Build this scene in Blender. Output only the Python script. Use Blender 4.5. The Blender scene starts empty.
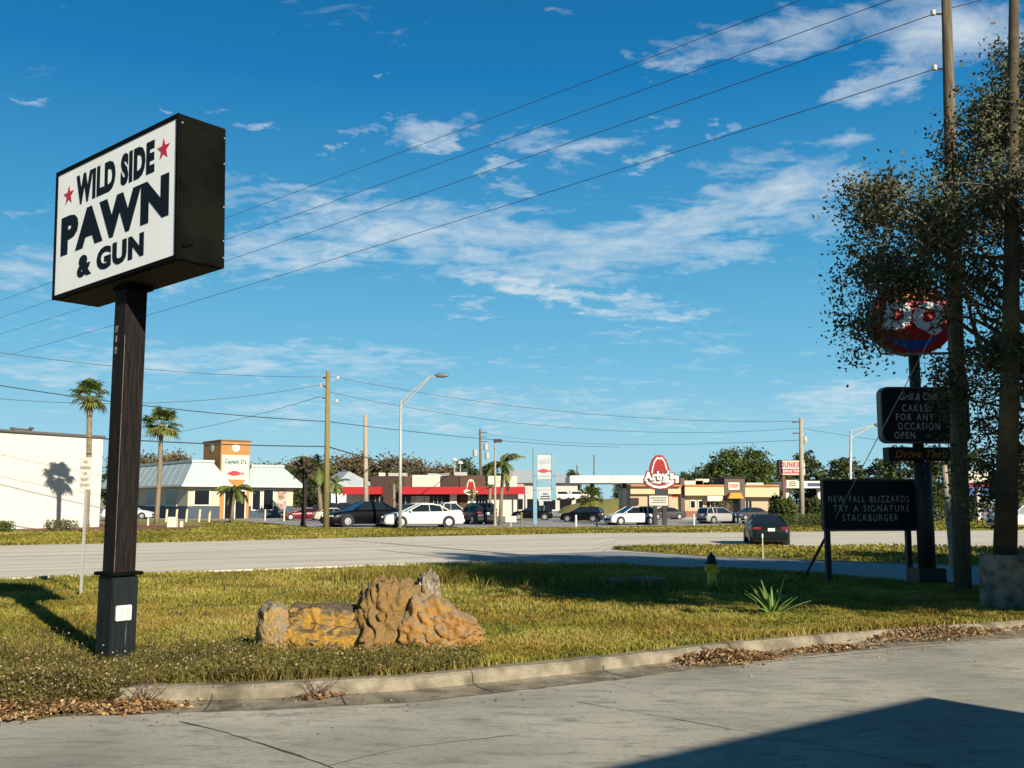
import bpy, bmesh, math, random
import numpy as np
from mathutils import Vector, Matrix, noise as mnoise
R_ = math.radians
C = bpy.context.scene.collection
SC = bpy.context.scene

# ------------------------------------------------------------------ camera, sky, sun, exposure
FPX, HZ, CH = 1000.0, 502.0, 1.65          # focal length in px, horizon row, eye height
TH = math.atan((HZ-384)/FPX)
cd = bpy.data.cameras.new('camera'); cam = bpy.data.objects.new('camera', cd); C.objects.link(cam)
cam.location = (0, 0, CH); cam.rotation_euler = (math.pi/2+TH, 0, 0)
cd.sensor_width = 36; cd.lens = 36*FPX/1024; cd.clip_end = 6000; cd.clip_start = .05
SC.camera = cam
SUN_EL = R_(24.5); SAZ = math.atan2(.53, -.848)      # azimuth of the sun, clockwise from +Y
sl = bpy.data.lights.new('sun', 'SUN'); sun = bpy.data.objects.new('sun', sl); C.objects.link(sun)
sl.energy = 5.0; sl.angle = R_(.5); sl.color = (1, .90, .75)
sdir = Vector((math.sin(SAZ)*math.cos(SUN_EL), math.cos(SAZ)*math.cos(SUN_EL), math.sin(SUN_EL)))
sun.rotation_euler = (-sdir).to_track_quat('-Z', 'Y').to_euler()
sun.location = (20, -30, 30)
SC.view_settings.view_transform = 'Standard'; SC.view_settings.look = 'None'
SC.view_settings.exposure = .8; SC.view_settings.gamma = 1; SC.view_settings.use_curve_mapping = False

CT, ST = math.cos(TH), math.sin(TH)
def ray(px, py):
    a, b = (px-512)/FPX, (384-py)/FPX
    return Vector((a, CT-b*ST, ST+b*CT))
def P(px, py, Y):
    d = ray(px, py); return Vector((0, 0, CH))+d*(Y/d.y)
def G(px, py, z=0.0):
    d = ray(px, py); return Vector((0, 0, CH))+d*((z-CH)/d.z)
def GY(px, Y, z=0.0):                      # point of height z at depth Y under image column px
    dep = Y*CT+(z-CH)*ST
    return Vector(((px-512)/FPX*dep, Y, z))
def zat(py, Y): return P(512, py, Y).z

W = bpy.data.worlds.new('World'); SC.world = W; W.use_nodes = True
def build_world():
    nt = W.node_tree; N = nt.nodes; L = nt.links; N.clear()
    def M(op, a, b=None, c=None, clamp=False):
        n = N.new('ShaderNodeMath'); n.operation = op; n.use_clamp = clamp
        for i, v in enumerate((a, b, c)):
            if v is None: continue
            if isinstance(v, (int, float)): n.inputs[i].default_value = v
            else: L.new(v, n.inputs[i])
        return n.outputs[0]
    out = N.new('ShaderNodeOutputWorld'); bg = N.new('ShaderNodeBackground'); L.new(bg.outputs[0], out.inputs[0])
    sky = N.new('ShaderNodeTexSky'); sky.sky_type = 'NISHITA'; sky.sun_disc = False
    sky.sun_elevation = SUN_EL; sky.sun_rotation = SAZ; sky.air_density = 1.0; sky.dust_density = .25; sky.ozone_density = 2.2
    bg.inputs[1].default_value = .085
    tc = N.new('ShaderNodeTexCoord'); sx = N.new('ShaderNodeSeparateXYZ'); L.new(tc.outputs['Generated'], sx.inputs[0])
    x, y, z = sx.outputs
    # clear winter air: the physical sky tinted towards a deep blue that pales to the horizon
    cr = N.new('ShaderNodeValToRGB'); el = cr.color_ramp.elements
    stops = [(0.0, (.37, .62, .70)), (.06, (.27, .55, .69)), (.14, (.145, .44, .65)), (.26, (.05, .30, .55)), (.40, (.004, .172, .425)), (.60, (.002, .075, .20)), (1.0, (.001, .035, .10))]
    while len(el) < len(stops): el.new(.5)
    for e_, (p_, c_) in zip(el, stops): e_.position = p_; e_.color = (*c_, 1)
    L.new(z, cr.inputs[0])
    sc_ = N.new('ShaderNodeMix'); sc_.data_type = 'RGBA'; sc_.blend_type = 'MULTIPLY'; sc_.inputs['Factor'].default_value = 1
    L.new(cr.outputs[0], sc_.inputs['A']); sc_.inputs['B'].default_value = (7.6, 7.6, 7.6, 1)
    hs = N.new('ShaderNodeMix'); hs.data_type = 'RGBA'; hs.inputs['Factor'].default_value = .96
    L.new(sky.outputs[0], hs.inputs['A']); L.new(sc_.outputs['Result'], hs.inputs['B'])
    ya = M('MAXIMUM', M('ABSOLUTE', y), .08)
    u = M('DIVIDE', x, ya); v = M('DIVIDE', z, ya)
    # clouds live on a high flat layer, so they stretch towards the horizon
    zz = M('MAXIMUM', z, .02); 
    den = M('ADD', zz, .12)
    cx = M('DIVIDE', x, den); cy = M('DIVIDE', y, den)
    cv = N.new('ShaderNodeCombineXYZ'); L.new(cx, cv.inputs[0]); L.new(cy, cv.inputs[1])
    def noise(vec, scale, det, rough, dist=0, off=(0, 0, 0), sc=(1, 1, 1), rz=0):
        mp = N.new('ShaderNodeMapping'); L.new(vec, mp.inputs[0]); mp.inputs['Location'].default_value = off
        mp.inputs['Scale'].default_value = sc; mp.inputs['Rotation'].default_value = (0, 0, rz)
        n = N.new('ShaderNodeTexNoise'); n.inputs['Scale'].default_value = scale; n.inputs['Detail'].default_value = det
        n.inputs['Roughness'].default_value = rough; n.inputs['Distortion'].default_value = dist
        L.new(mp.outputs[0], n.inputs['Vector']); return n.outputs[0]
    n1 = noise(cv.outputs[0], 2.6, 9, .62, .5, (3, 1, 0))
    n2 = noise(cv.outputs[0], 7.0, 9, .62, .6, (7, 5, 0), (1, 1.5, 1), .3)
    n3 = noise(cv.outputs[0], 1.1, 3, .5, 0, (11, 2, 0))
    wa = noise(cv.outputs[0], 12, 5, .6, 0, (1, 9, 0)); wb = noise(cv.outputs[0], 14, 5, .6, 0, (5, 2, 0)); wc = noise(cv.outputs[0], 4, 3, .5, 0, (2, 7, 0))
    u = M('ADD', u, M('MULTIPLY', M('SUBTRACT', wa, .5), .16)); v = M('ADD', M('ADD', v, M('MULTIPLY', M('SUBTRACT', wb, .5), .055)), M('MULTIPLY', M('SUBTRACT', wc, .5), .06))
    # soft patches: image-side position (u, v), radii, tilt, weight
    patches = [((410, 225), 210, 32, -.10, .46), ((600, 250), 190, 44, .10, .42), ((780, 190), 110, 45, .15, .45), ((810, 215), 90, 60, .0, .25),
               ((560, 292), 130, 14, -.16, .62), ((650, 310), 70, 16, -.05, .55), ((780, 38), 150, 40, .12, .52), ((690, 66), 60, 18, .15, .5), ((940, 30), 130, 50, 0, .52), ((330, 215), 110, 16, -.05, .45), ((700, 225), 130, 24, .1, .45), ((440, 122), 46, 16, .1, .48), ((500, 190), 60, 12, 0, .45), ((290, 245), 100, 26, 0, .42),
               ((430, 130), 50, 14, .15, .42), ((255, 128), 24, 7, 0, .50), ((160, 112), 20, 7, 0, .52), ((20, 98), 22, 6, 0, .52), ((225, 108), 22, 6, 0, .42), ((355, 130), 20, 8, 0, .46),
               ((400, 117), 14, 6, 0, .42), ((580, 12), 22, 9, 0, .42), ((725, 128), 18, 7, .2, .45), ((520, 140), 40, 20, .2, .38), ((600, 150), 60, 18, .15, .40), ((660, 118), 30, 8, .2, .40),
               ((90, 270), 190, 34, 0, .40), ((200, 360), 260, 30, 0, .34), ((480, 410), 330, 24, 0, .33), ((860, 400), 120, 30, 0, .34), ((300, 185), 90, 14, 0, .28), ((640, 350), 200, 30, 0, .15),
               ((650, 60), 35, 12, 0, .50), ((445, 140), 30, 8, .2, .55), ((385, 75), 14, 5, 0, .5), ((335, 150), 16, 5, 0, .5), ((500, 165), 30, 8, .1, .5), ((640, 158), 34, 10, .1, .52), ((880, 80), 60, 18, .1, .5), ((330, 245), 60, 12, -.1, .5), ((470, 310), 40, 8, -.1, .48), ((740, 250), 80, 16, 0, .46), ((40, 215), 60, 10, 0, .32)]
    tot = None
    for (pp, rx, ry, ang, w) in patches:
        w += .08 if rx > 85 else (-.10 if rx < 30 else -.04 if rx < 50 else 0)
        d = ray(*pp); u0, v0 = d.x/d.y, d.z/d.y
        du = M('SUBTRACT', u, u0); dv = M('SUBTRACT', v, v0)
        ca, sa = math.cos(ang), math.sin(ang)
        p = M('ADD', M('MULTIPLY', du, ca*1000/rx), M('MULTIPLY', dv, sa*1000/rx))
        q = M('ADD', M('MULTIPLY', du, -sa*1000/ry), M('MULTIPLY', dv, ca*1000/ry))
        r2 = M('ADD', M('MULTIPLY', p, p), M('MULTIPLY', q, q))
        g = M('MULTIPLY', M('EXPONENT', M('MULTIPLY', r2, -1.0)), w)
        tot = g if tot is None else M('MAXIMUM', tot, g)
    behind = M('LESS_THAN', y, .05)
    tot = M('ADD', M('MULTIPLY', tot, M('SUBTRACT', 1, behind)), M('MULTIPLY', behind, .12))
    k = M('ADD', M('ADD', M('MULTIPLY', n1, 1.0), M('MULTIPLY', n2, 1.1)), M('MULTIPLY', n3, .2))
    c = M('SUBTRACT', M('ADD', k, M('MULTIPLY', tot, 1.15)), 1.40)
    c = M('MULTIPLY', c, 1.25, clamp=True)
    c = M('SMOOTH_MIN', c, .86, .15)
    c = M('MULTIPLY', c, M('MULTIPLY', M('ADD', z, .01), 25, clamp=True), clamp=True)
    mx = N.new('ShaderNodeMix'); mx.data_type = 'RGBA'; L.new(c, mx.inputs['Factor'])
    L.new(hs.outputs['Result'], mx.inputs['A'])
    mx.inputs['B'].default_value = (5.0, 5.5, 5.8, 1)
    L.new(mx.outputs['Result'], bg.inputs[0])
build_world()

# ------------------------------------------------------------------ materials
MATS = {}
def mat(name, col, rough=.8, metal=0, col2=None, scale=6, amt=1, bump=0, bscale=None, stretch=(1, 1, 1), detail=6, translucent=0, spec=.4, coat=0, contrast=None, emit=0, col3=None, scale3=1, rot=0):
    if name in MATS: return MATS[name]
    m = bpy.data.materials.new(name); m.use_nodes = True; nt = m.node_tree; N = nt.nodes; L = nt.links
    b = N['Principled BSDF']; b.inputs['Base Color'].default_value = (*col, 1); b.inputs['Roughness'].default_value = rough
    b.inputs['Metallic'].default_value = metal; b.inputs['Specular IOR Level'].default_value = spec
    if coat: b.inputs['Coat Weight'].default_value = coat; b.inputs['Coat Roughness'].default_value = .05
    if emit: b.inputs['Emission Color'].default_value = (*col, 1); b.inputs['Emission Strength'].default_value = emit
    csrc = None
    if col2 or bump:
        tc = N.new('ShaderNodeTexCoord'); mp = N.new('ShaderNodeMapping'); L.new(tc.outputs['Object'], mp.inputs[0])
        mp.inputs['Scale'].default_value = stretch
        if rot: mp.vector_type = 'TEXTURE'; mp.inputs['Scale'].default_value = tuple(1/q for q in stretch); mp.inputs['Rotation'].default_value = (0, 0, rot)
    if col2:
        n = N.new('ShaderNodeTexNoise'); n.inputs['Scale'].default_value = scale; n.inputs['Detail'].default_value = detail; n.inputs['Roughness'].default_value = .65
        L.new(mp.outputs[0], n.inputs['Vector'])
        cr = N.new('ShaderNodeValToRGB'); lo, hi = contrast or (.35, .65)
        cr.color_ramp.elements[0].position = lo; cr.color_ramp.elements[0].color = (*col, 1)
        cr.color_ramp.elements[1].position = hi; cr.color_ramp.elements[1].color = (*col2, 1)
        L.new(n.outputs[0], cr.inputs[0]); csrc = cr.outputs[0]
        if col3:
            n3 = N.new('ShaderNodeTexNoise'); n3.inputs['Scale'].default_value = scale3; n3.inputs['Detail'].default_value = 5; L.new(mp.outputs[0], n3.inputs['Vector'])
            r3 = N.new('ShaderNodeValToRGB'); r3.color_ramp.elements[0].position = .45; r3.color_ramp.elements[1].position = .65; L.new(n3.outputs[0], r3.inputs[0])
            mx = N.new('ShaderNodeMix'); mx.data_type = 'RGBA'; L.new(r3.outputs[0], mx.inputs['Factor']); L.new(csrc, mx.inputs['A']); mx.inputs['B'].default_value = (*col3, 1)
            csrc = mx.outputs['Result']
        L.new(csrc, b.inputs['Base Color'])
    if bump:
        n2 = N.new('ShaderNodeTexNoise'); n2.inputs['Scale'].default_value = bscale or scale*4; n2.inputs['Detail'].default_value = 8; n2.inputs['Roughness'].default_value = .7
        L.new(mp.outputs[0], n2.inputs['Vector'])
        bp = N.new('ShaderNodeBump'); bp.inputs['Strength'].default_value = bump; bp.inputs['Distance'].default_value = .05
        L.new(n2.outputs[0], bp.inputs['Height']); L.new(bp.outputs[0], b.inputs['Normal'])
    if translucent:
        t = N.new('ShaderNodeBsdfTranslucent'); t.inputs[0].default_value = (*col, 1)
        if csrc: L.new(csrc, t.inputs[0])
        ms = N.new('ShaderNodeMixShader'); ms.inputs[0].default_value = translucent
        L.new(b.outputs[0], ms.inputs[1]); L.new(t.outputs[0], ms.inputs[2]); L.new(ms.outputs[0], N['Material Output'].inputs[0])
    MATS[name] = m; return m
def attr_mat(name, cols, rough=.8, translucent=.25, patch=None, pscale=.35):
    """colour picked per leaf or blade from a stored tint"""
    if name in MATS: return MATS[name]
    m = bpy.data.materials.new(name); m.use_nodes = True; nt = m.node_tree; N = nt.nodes; L = nt.links
    b = N['Principled BSDF']; b.inputs['Roughness'].default_value = rough; b.inputs['Specular IOR Level'].default_value = .25
    a = N.new('ShaderNodeAttribute'); a.attribute_name = 'tint'
    cr = N.new('ShaderNodeValToRGB'); e = cr.color_ramp.elements
    while len(e) < len(cols): e.new(.5)
    for i, c in enumerate(cols): e[i].position = i/(len(cols)-1); e[i].color = (*c, 1)
    L.new(a.outputs['Fac'], cr.inputs[0]); src = cr.outputs[0]
    if patch:
        tc = N.new('ShaderNodeTexCoord'); n = N.new('ShaderNodeTexNoise'); n.inputs['Scale'].default_value = pscale; n.inputs['Detail'].default_value = 5
        L.new(tc.outputs['Object'], n.inputs['Vector']); r = N.new('ShaderNodeValToRGB'); r.color_ramp.elements[0].position = .42; r.color_ramp.elements[1].position = .62
        L.new(n.outputs[0], r.inputs[0]); mx = N.new('ShaderNodeMix'); mx.data_type = 'RGBA'; mx.blend_type = 'MULTIPLY'
        L.new(r.outputs[0], mx.inputs['Factor']); L.new(src, mx.inputs['A']); mx.inputs['B'].default_value = (*patch, 1); src = mx.outputs['Result']
    L.new(src, b.inputs['Base Color'])
    t = N.new('ShaderNodeBsdfTranslucent'); L.new(src, t.inputs[0]); ms = N.new('ShaderNodeMixShader'); ms.inputs[0].default_value = translucent
    L.new(b.outputs[0], ms.inputs[1]); L.new(t.outputs[0], ms.inputs[2]); L.new(ms.outputs[0], N['Material Output'].inputs[0])
    MATS[name] = m; return m

# ------------------------------------------------------------------ mesh helpers
class MB:
    def __init__(s): s.v = []; s.f = []
    def add(s, vs, fs):
        o = len(s.v); s.v += [tuple(v) for v in vs]; s.f += [tuple(i+o for i in f) for f in fs]; return s
    def box(s, c, d, rz=0, taper=1.0, rot=None):
        hx, hy, hz = d[0]/2, d[1]/2, d[2]/2; vs = []
        for z in (-1, 1):
            k = taper if z > 0 else 1
            for x, y in ((-1, -1), (1, -1), (1, 1), (-1, 1)): vs.append(Vector((x*hx*k, y*hy*k, z*hz)))
        M = rot if rot else Matrix.Rotation(rz, 3, 'Z')
        vs = [M @ v+Vector(c) for v in vs]
        return s.add(vs, [(3, 2, 1, 0), (4, 5, 6, 7), (0, 1, 5, 4), (1, 2, 6, 5), (2, 3, 7, 6), (3, 0, 4, 7)])
    def bx(s, x0, x1, y0, y1, z0, z1): return s.box(((x0+x1)/2, (y0+y1)/2, (z0+z1)/2), (x1-x0, y1-y0, z1-z0))
    def tube(s, pts, r, n=8, caps=True):
        pts = [Vector(p) for p in pts]; rs = r if isinstance(r, (list, tuple)) else [r]*len(pts)
        o = len(s.v); prev = None
        for i, p in enumerate(pts):
            t = (pts[min(i+1, len(pts)-1)]-pts[max(i-1, 0)]).normalized()
            a = prev if prev is not None and abs(prev.dot(t)) < .98 else (Vector((1, 0, 0)) if abs(t.x) < .9 else Vector((0, 1, 0)))
            a = (a-t*a.dot(t)).normalized(); prev = a; b = t.cross(a)
            for k in range(n):
                an = 2*math.pi*k/n; s.v.append(tuple(p+(a*math.cos(an)+b*math.sin(an))*rs[i]))
        for i in range(len(pts)-1):
            for k in range(n):
                k2 = (k+1) % n; s.f.append((o+i*n+k, o+i*n+k2, o+(i+1)*n+k2, o+(i+1)*n+k))
        if caps: s.f.append(tuple(o+k for k in reversed(range(n)))); s.f.append(tuple(o+(len(pts)-1)*n+k for k in range(n)))
        return s
    def lathe(s, prof, c=(0, 0, 0), n=16, axis='Z'):
        o = len(s.v)
        for r, h in prof:
            for k in range(n):
                a = 2*math.pi*k/n; x, y = r*math.cos(a), r*math.sin(a)
                q = (x, y, h) if axis == 'Z' else ((x, h, y) if axis == 'Y' else (h, x, y))
                s.v.append((q[0]+c[0], q[1]+c[1], q[2]+c[2]))
        for i in range(len(prof)-1):
            for k in range(n):
                k2 = (k+1) % n; s.f.append((o+i*n+k, o+i*n+k2, o+(i+1)*n+k2, o+(i+1)*n+k))
        s.f.append(tuple(o+k for k in range(n))); s.f.append(tuple(o+(len(prof)-1)*n+k for k in range(n)))
        return s
    def prism(s, poly, y0, y1):             # polygon in the x-z plane, thickness along y
        n = len(poly); o = len(s.v)
        s.v += [(p[0], y0, p[1]) for p in poly]+[(p[0], y1, p[1]) for p in poly]
        s.f.append(tuple(range(o, o+n))); s.f.append(tuple(reversed(range(o+n, o+2*n))))
        for i in range(n): j = (i+1) % n; s.f.append((o+j, o+i, o+n+i, o+n+j))
        return s
    def quad(s, a, b, c, d): return s.add([a, b, c, d], [(0, 1, 2, 3)])
    def build(s, name, m, parent=None, smooth=False, world=False, bevel=0, fixn=True):
        me = bpy.data.meshes.new(name)
        off = Vector(parent.location) if (world and parent) else Vector((0, 0, 0))
        me.from_pydata([tuple(Vector(v)-off) for v in s.v], [], s.f); me.materials.append(m)
        if fixn or bevel:
            bm = bmesh.new(); bm.from_mesh(me)
            if fixn: bmesh.ops.recalc_face_normals(bm, faces=bm.faces)
            if bevel:
                es = [e for e in bm.edges if len(e.link_faces) == 2 and e.calc_face_angle(0) > .5]
                bmesh.ops.bevel(bm, geom=es, offset=bevel, segments=2, affect='EDGES', clamp_overlap=True)
            bm.to_mesh(me); bm.free()
        if smooth:
            me.polygons.foreach_set('use_smooth', [True]*len(me.polygons))
        o = bpy.data.objects.new(name, me); C.objects.link(o)
        if parent: o.parent = parent
        return o
def tag(o, label, cat, group=None, kind=None):
    o['label'] = label
    if cat: o['category'] = cat
    if group: o['group'] = group
    if kind: o['kind'] = kind
    return o
def thing(name, label, cat, loc=(0, 0, 0), rz=0, group=None):
    o = bpy.data.objects.new(name, None); o.empty_display_size = .2; C.objects.link(o)
    o.location = loc; o.rotation_euler = (0, 0, rz); return tag(o, label, cat, group)
def struct(o, label=None):
    o['kind'] = 'structure'
    if label: o['label'] = label
    return o
def dup(root, loc, rz=None, label=None, group=None, scale=None):
    def cp(o, par):
        c = o.copy(); C.objects.link(c); c.parent = par
        for ch in [q for q in SRC if q.parent == o]: cp(ch, c)
        return c
    SRC = list(C.objects)
    r = cp(root, None); r.location = loc
    if rz is not None: r.rotation_euler = (0, 0, rz)
    if label: r['label'] = label
    if group: r['group'] = group
    if scale: r.scale = (scale,)*3 if isinstance(scale, (int, float)) else scale
    return r
def arr_mesh(name, verts, faces_n, m, tint=None, parent=None):
    """numpy mesh: verts (N,3), faces_n = list of (array of shape (F,k))"""
    me = bpy.data.meshes.new(name); me.vertices.add(len(verts)); me.vertices.foreach_set('co', verts.astype(np.float32).ravel())
    loops = np.concatenate([f.ravel() for f in faces_n]).astype(np.int32)
    tot = np.concatenate([np.full(len(f), f.shape[1], np.int32) for f in faces_n])
    st = np.concatenate([[0], np.cumsum(tot)[:-1]]).astype(np.int32)
    me.loops.add(len(loops)); me.loops.foreach_set('vertex_index', loops)
    me.polygons.add(len(tot)); me.polygons.foreach_set('loop_start', st); me.polygons.foreach_set('loop_total', tot)
    if tint is not None:
        a = me.attributes.new('tint', 'FLOAT', 'POINT'); a.data.foreach_set('value', tint.astype(np.float32))
    me.materials.append(m); me.update(calc_edges=True); me.validate()
    o = bpy.data.objects.new(name, me); C.objects.link(o)
    if parent: o.parent = parent
    return o
def leaves(name, centers, size, m, rng, parent=None, asp=.5, tint=None, flat=0, normals=None):
    """one small folded leaf (two triangles sharing a rib) per centre"""
    n = len(centers); size = np.broadcast_to(size, n)
    a = rng.normal(size=(n, 3)); a[:, 2] *= (1-flat); a /= np.linalg.norm(a, axis=1)[:, None]
    b = rng.normal(size=(n, 3)); b[:, 2] *= (1-flat); b -= a*(a*b).sum(1)[:, None]; b /= np.linalg.norm(b, axis=1)[:, None]
    c = np.cross(a, b)
    L = size[:, None]; w = L*asp
    v = np.empty((n, 4, 3)); v[:, 0] = centers-a*L*.5; v[:, 1] = centers+b*w*.5+c*w*.15; v[:, 2] = centers+a*L*.5; v[:, 3] = centers-b*w*.5+c*w*.15
    idx = np.arange(n)[:, None]*4; f = np.concatenate([idx+[0, 1, 2], idx+[0, 2, 3]])
    t = tint if tint is not None else rng.random(n)
    return arr_mesh(name, v.reshape(-1, 3), [f], m, np.repeat(t, 4), parent)
def text(name, s, height, m, parent, loc, width=None, bold=0.0, shear=0, depth=.004, rz=0, skew=0, spacing=1.0):
    """letters as a thin mesh in the parent's x-z plane, facing -y, centred on loc; height is the cap height"""
    cu = bpy.data.curves.new(name, 'FONT'); cu.body = s; cu.align_x = 'CENTER'; cu.size = 1; cu.offset = bold; cu.shear = shear; cu.extrude = .5
    cu.resolution_u = 3; cu.space_character = spacing+bold*2.2; cu.space_word = 1+(spacing-1)*1.5
    o = bpy.data.objects.new(name, cu); C.objects.link(o)
    dg = bpy.context.evaluated_depsgraph_get(); me = bpy.data.meshes.new_from_object(o.evaluated_get(dg)); bpy.data.objects.remove(o)
    co = np.array([v.co[:] for v in me.vertices]); 
    x0, x1 = co[:, 0].min(), co[:, 0].max(); y0, y1 = co[:, 1].min(), co[:, 1].max()
    sy = height/(y1-y0); sx = (width/(x1-x0)) if width else sy
    out = np.empty_like(co); out[:, 0] = (co[:, 0]-(x0+x1)/2)*sx; out[:, 2] = (co[:, 1]-(y0+y1)/2)*sy
    out[:, 1] = np.where(co[:, 2] > 0, -depth, 0); out[:, 2] += out[:, 0]*skew
    if rz:
        xx = out[:, 0]*math.cos(rz)-out[:, 1]*math.sin(rz); out[:, 1] = out[:, 0]*math.sin(rz)+out[:, 1]*math.cos(rz); out[:, 0] = xx
    out += np.array(loc)
    me.vertices.foreach_set('co', out.astype(np.float32).ravel()); me.materials.clear(); me.materials.append(m); me.name = name
    bm = bmesh.new(); bm.from_mesh(me); bmesh.ops.recalc_face_normals(bm, faces=bm.faces); bm.to_mesh(me); bm.free()
    q = bpy.data.objects.new(name, me); C.objects.link(q); q.parent = parent; return q
def star(cx, cz, r, y, d, tilt=0):
    pts = []
    for k in range(10):
        a = math.pi/2+k*math.pi/5+tilt; q = r if k % 2 == 0 else r*.40; pts.append((cx+q*math.cos(a), cz+q*math.sin(a)))
    return MB().prism(pts, y, y-d)

# ------------------------------------------------------------------ ground, roads, kerb
def interp(tab, x):
    xs = [t[0] for t in tab]; return float(np.interp(x, xs, [t[1] for t in tab]))
KERB = [(-400, 716), (60, 706), (129, 704), (273, 700), (400, 693), (500, 683), (603, 672), (720, 657), (820, 647), (920, 639), (1024, 631), (1150, 620), (1500, 600)]
ROADN = [(-500, 592), (-400, 590), (0, 580), (190, 573), (445, 564), (620, 564.5), (712, 569), (805, 573), (833, 576), (986, 587), (1100, 595), (1500, 615)]
ROADF = [(-500, 558), (0, 545.6), (160, 542.5), (320, 538.4), (600, 533), (840, 531.6), (1024, 530), (1300, 528), (1700, 527)]
m_grassground = mat('grass_ground', (.14, .155, .02), .95, col2=(.30, .25, .05), scale=1.4, bump=.8, bscale=14, col3=(.24, .17, .05), scale3=.3, contrast=(.3, .7))
m_lawnsoil = mat('lawn_soil', (.08, .08, .018), .95, col2=(.16, .13, .035), scale=5, bump=.6, bscale=30)
m_road = mat('road_concrete', (.62, .555, .43), .85, col2=(.50, .45, .355), scale=1.1, bump=.1, bscale=20, stretch=(.12, 1.3, 1), col3=(.47, .42, .32), scale3=.55, rot=.48)
m_drive = mat('driveway_asphalt', (.26, .27, .27), .85, col2=(.19, .20, .20), scale=1.5, bump=.1, bscale=30)
m_lot = mat('lot_asphalt', (.30, .29, .27), .9, col2=(.22, .215, .20), scale=.5, bump=.05)
m_lot2 = mat('lot_concrete', (.52, .49, .43), .9, col2=(.42, .40, .36), scale=.4)
def apron_mat():
    m = mat('apron_concrete', (.29, .275, .215), .88, col2=(.49, .46, .37), scale=1.1, bump=.2, bscale=45, col3=(.23, .222, .18), scale3=.55, contrast=(.3, .7))
    nt = m.node_tree; N = nt.nodes; L = nt.links; b = N['Principled BSDF']; src = b.inputs['Base Color'].links[0].from_socket
    tc = N.new('ShaderNodeTexCoord')
    def layer(src, scale, lo, hi, col, kind='noise', stretch=(1, 1, 1), fac=1.0):
        mp = N.new('ShaderNodeMapping'); mp.inputs['Scale'].default_value = stretch; mp.inputs['Rotation'].default_value = (0, 0, .4); L.new(tc.outputs['Object'], mp.inputs[0])
        if kind == 'noise':
            n = N.new('ShaderNodeTexNoise'); n.inputs['Scale'].default_value = scale; n.inputs['Detail'].default_value = 7; n.inputs['Roughness'].default_value = .7; n.inputs['Distortion'].default_value = .6
            L.new(mp.outputs[0], n.inputs['Vector']); o = n.outputs[0]
        else:
            w = N.new('ShaderNodeTexNoise'); w.inputs['Scale'].default_value = 1.3; w.inputs['Detail'].default_value = 4; L.new(mp.outputs[0], w.inputs['Vector'])
            ad = N.new('ShaderNodeMix'); ad.data_type = 'RGBA'; ad.inputs['Factor'].default_value = .35; L.new(mp.outputs[0], ad.inputs['A']); L.new(w.outputs['Color'], ad.inputs['B'])
            n = N.new('ShaderNodeTexVoronoi'); n.feature = 'DISTANCE_TO_EDGE'; n.inputs['Scale'].default_value = scale; L.new(ad.outputs['Result'], n.inputs['Vector']); o = n.outputs[0]
        r = N.new('ShaderNodeValToRGB'); r.color_ramp.elements[0].position = lo; r.color_ramp.elements[1].position = hi
        if kind != 'noise': r.color_ramp.elements[0].color = (1, 1, 1, 1); r.color_ramp.elements[1].color = (0, 0, 0, 1)
        L.new(o, r.inputs[0]); f = N.new('ShaderNodeMath'); f.operation = 'MULTIPLY'; L.new(r.outputs[0], f.inputs[0]); f.inputs[1].default_value = fac
        mx = N.new('ShaderNodeMix'); mx.data_type = 'RGBA'; L.new(f.outputs[0], mx.inputs['Factor']); L.new(src, mx.inputs['A']); mx.inputs['B'].default_value = (*col, 1)
        return mx.outputs['Result']
    src = layer(src, 70, .54, .72, (.12, .115, .095), fac=.85)
    src = layer(src, 110, .60, .74, (.50, .47, .40), fac=.5)
    src = layer(src, 2.4, .50, .70, (.14, .135, .11), stretch=(1, 3, 1), fac=.9)
    src = layer(src, 20, .52, .72, (.15, .145, .115), fac=.65)
    src = layer(src, 7, .60, .74, (.45, .42, .35), stretch=(1, 2, 1), fac=.5)
    src = layer(src, .23, .0, .0018, (.14, .125, .10), 'crack', fac=.3)
    L.new(src, b.inputs['Base Color']); return m
m_apron = apron_mat()
m_kerb = mat('kerb_concrete', (.31, .27, .19), .9, col2=(.20, .175, .12), scale=7, bump=.6, bscale=40, col3=(.11, .095, .065), scale3=3.2)
# the big ground sheet
g = MB(); g.quad((-2500, -400, 0), (2500, -400, 0), (2500, 4000, 0), (-2500, 4000, 0)); struct(g.build('ground', m_grassground), 'grassy level ground reaching the horizon')
def sheet(name, near, far, z, m, label, x0, x1, step=20, rows=1):
    s = MB(); cols = []
    xs = list(np.arange(x0, x1+1, step))
    for px in xs:
        a, b = G(px, interp(near, px), z), G(px, interp(far, px), z); cols.append([a.lerp(b, k/rows) for k in range(rows+1)])
    n = rows+1
    s.v = [tuple(p) for c in cols for p in c]
    for i in range(len(xs)-1):
        for k in range(rows): s.f.append((i*n+k, (i+1)*n+k, (i+1)*n+k+1, i*n+k+1))
    return struct(s.build(name, m, fixn=False), label)
sheet('road', ROADN, ROADF, .004, m_road, 'wide pale concrete highway', -500, 1500)
# darker driveway lane branching off to the right
DRV_F = [(470, 556), (560, 553), (615, 551), (700, 556), (805, 560.5), (940, 565), (1100, 571), (1500, 590)]
sheet('driveway', [(470, 563.4)]+[p for p in ROADN if p[0] > 600], DRV_F, .008, m_drive, 'dark asphalt driveway lane beside the highway', 470, 1500, 10)
# grass island between them
ISL_N = [(612, 549.5), (700, 555.5), (805, 560), (940, 564.5), (1100, 570.5)]
ISL_F = [(612, 548.6), (640, 547), (670, 546), (750, 546), (820, 547.5), (870, 545.2), (1000, 547), (1100, 550)]
isl = sheet('traffic_island', ISL_N, ISL_F, .02, m_grassground, 'long grass island between highway and driveway', 612, 1100, 12)
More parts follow.
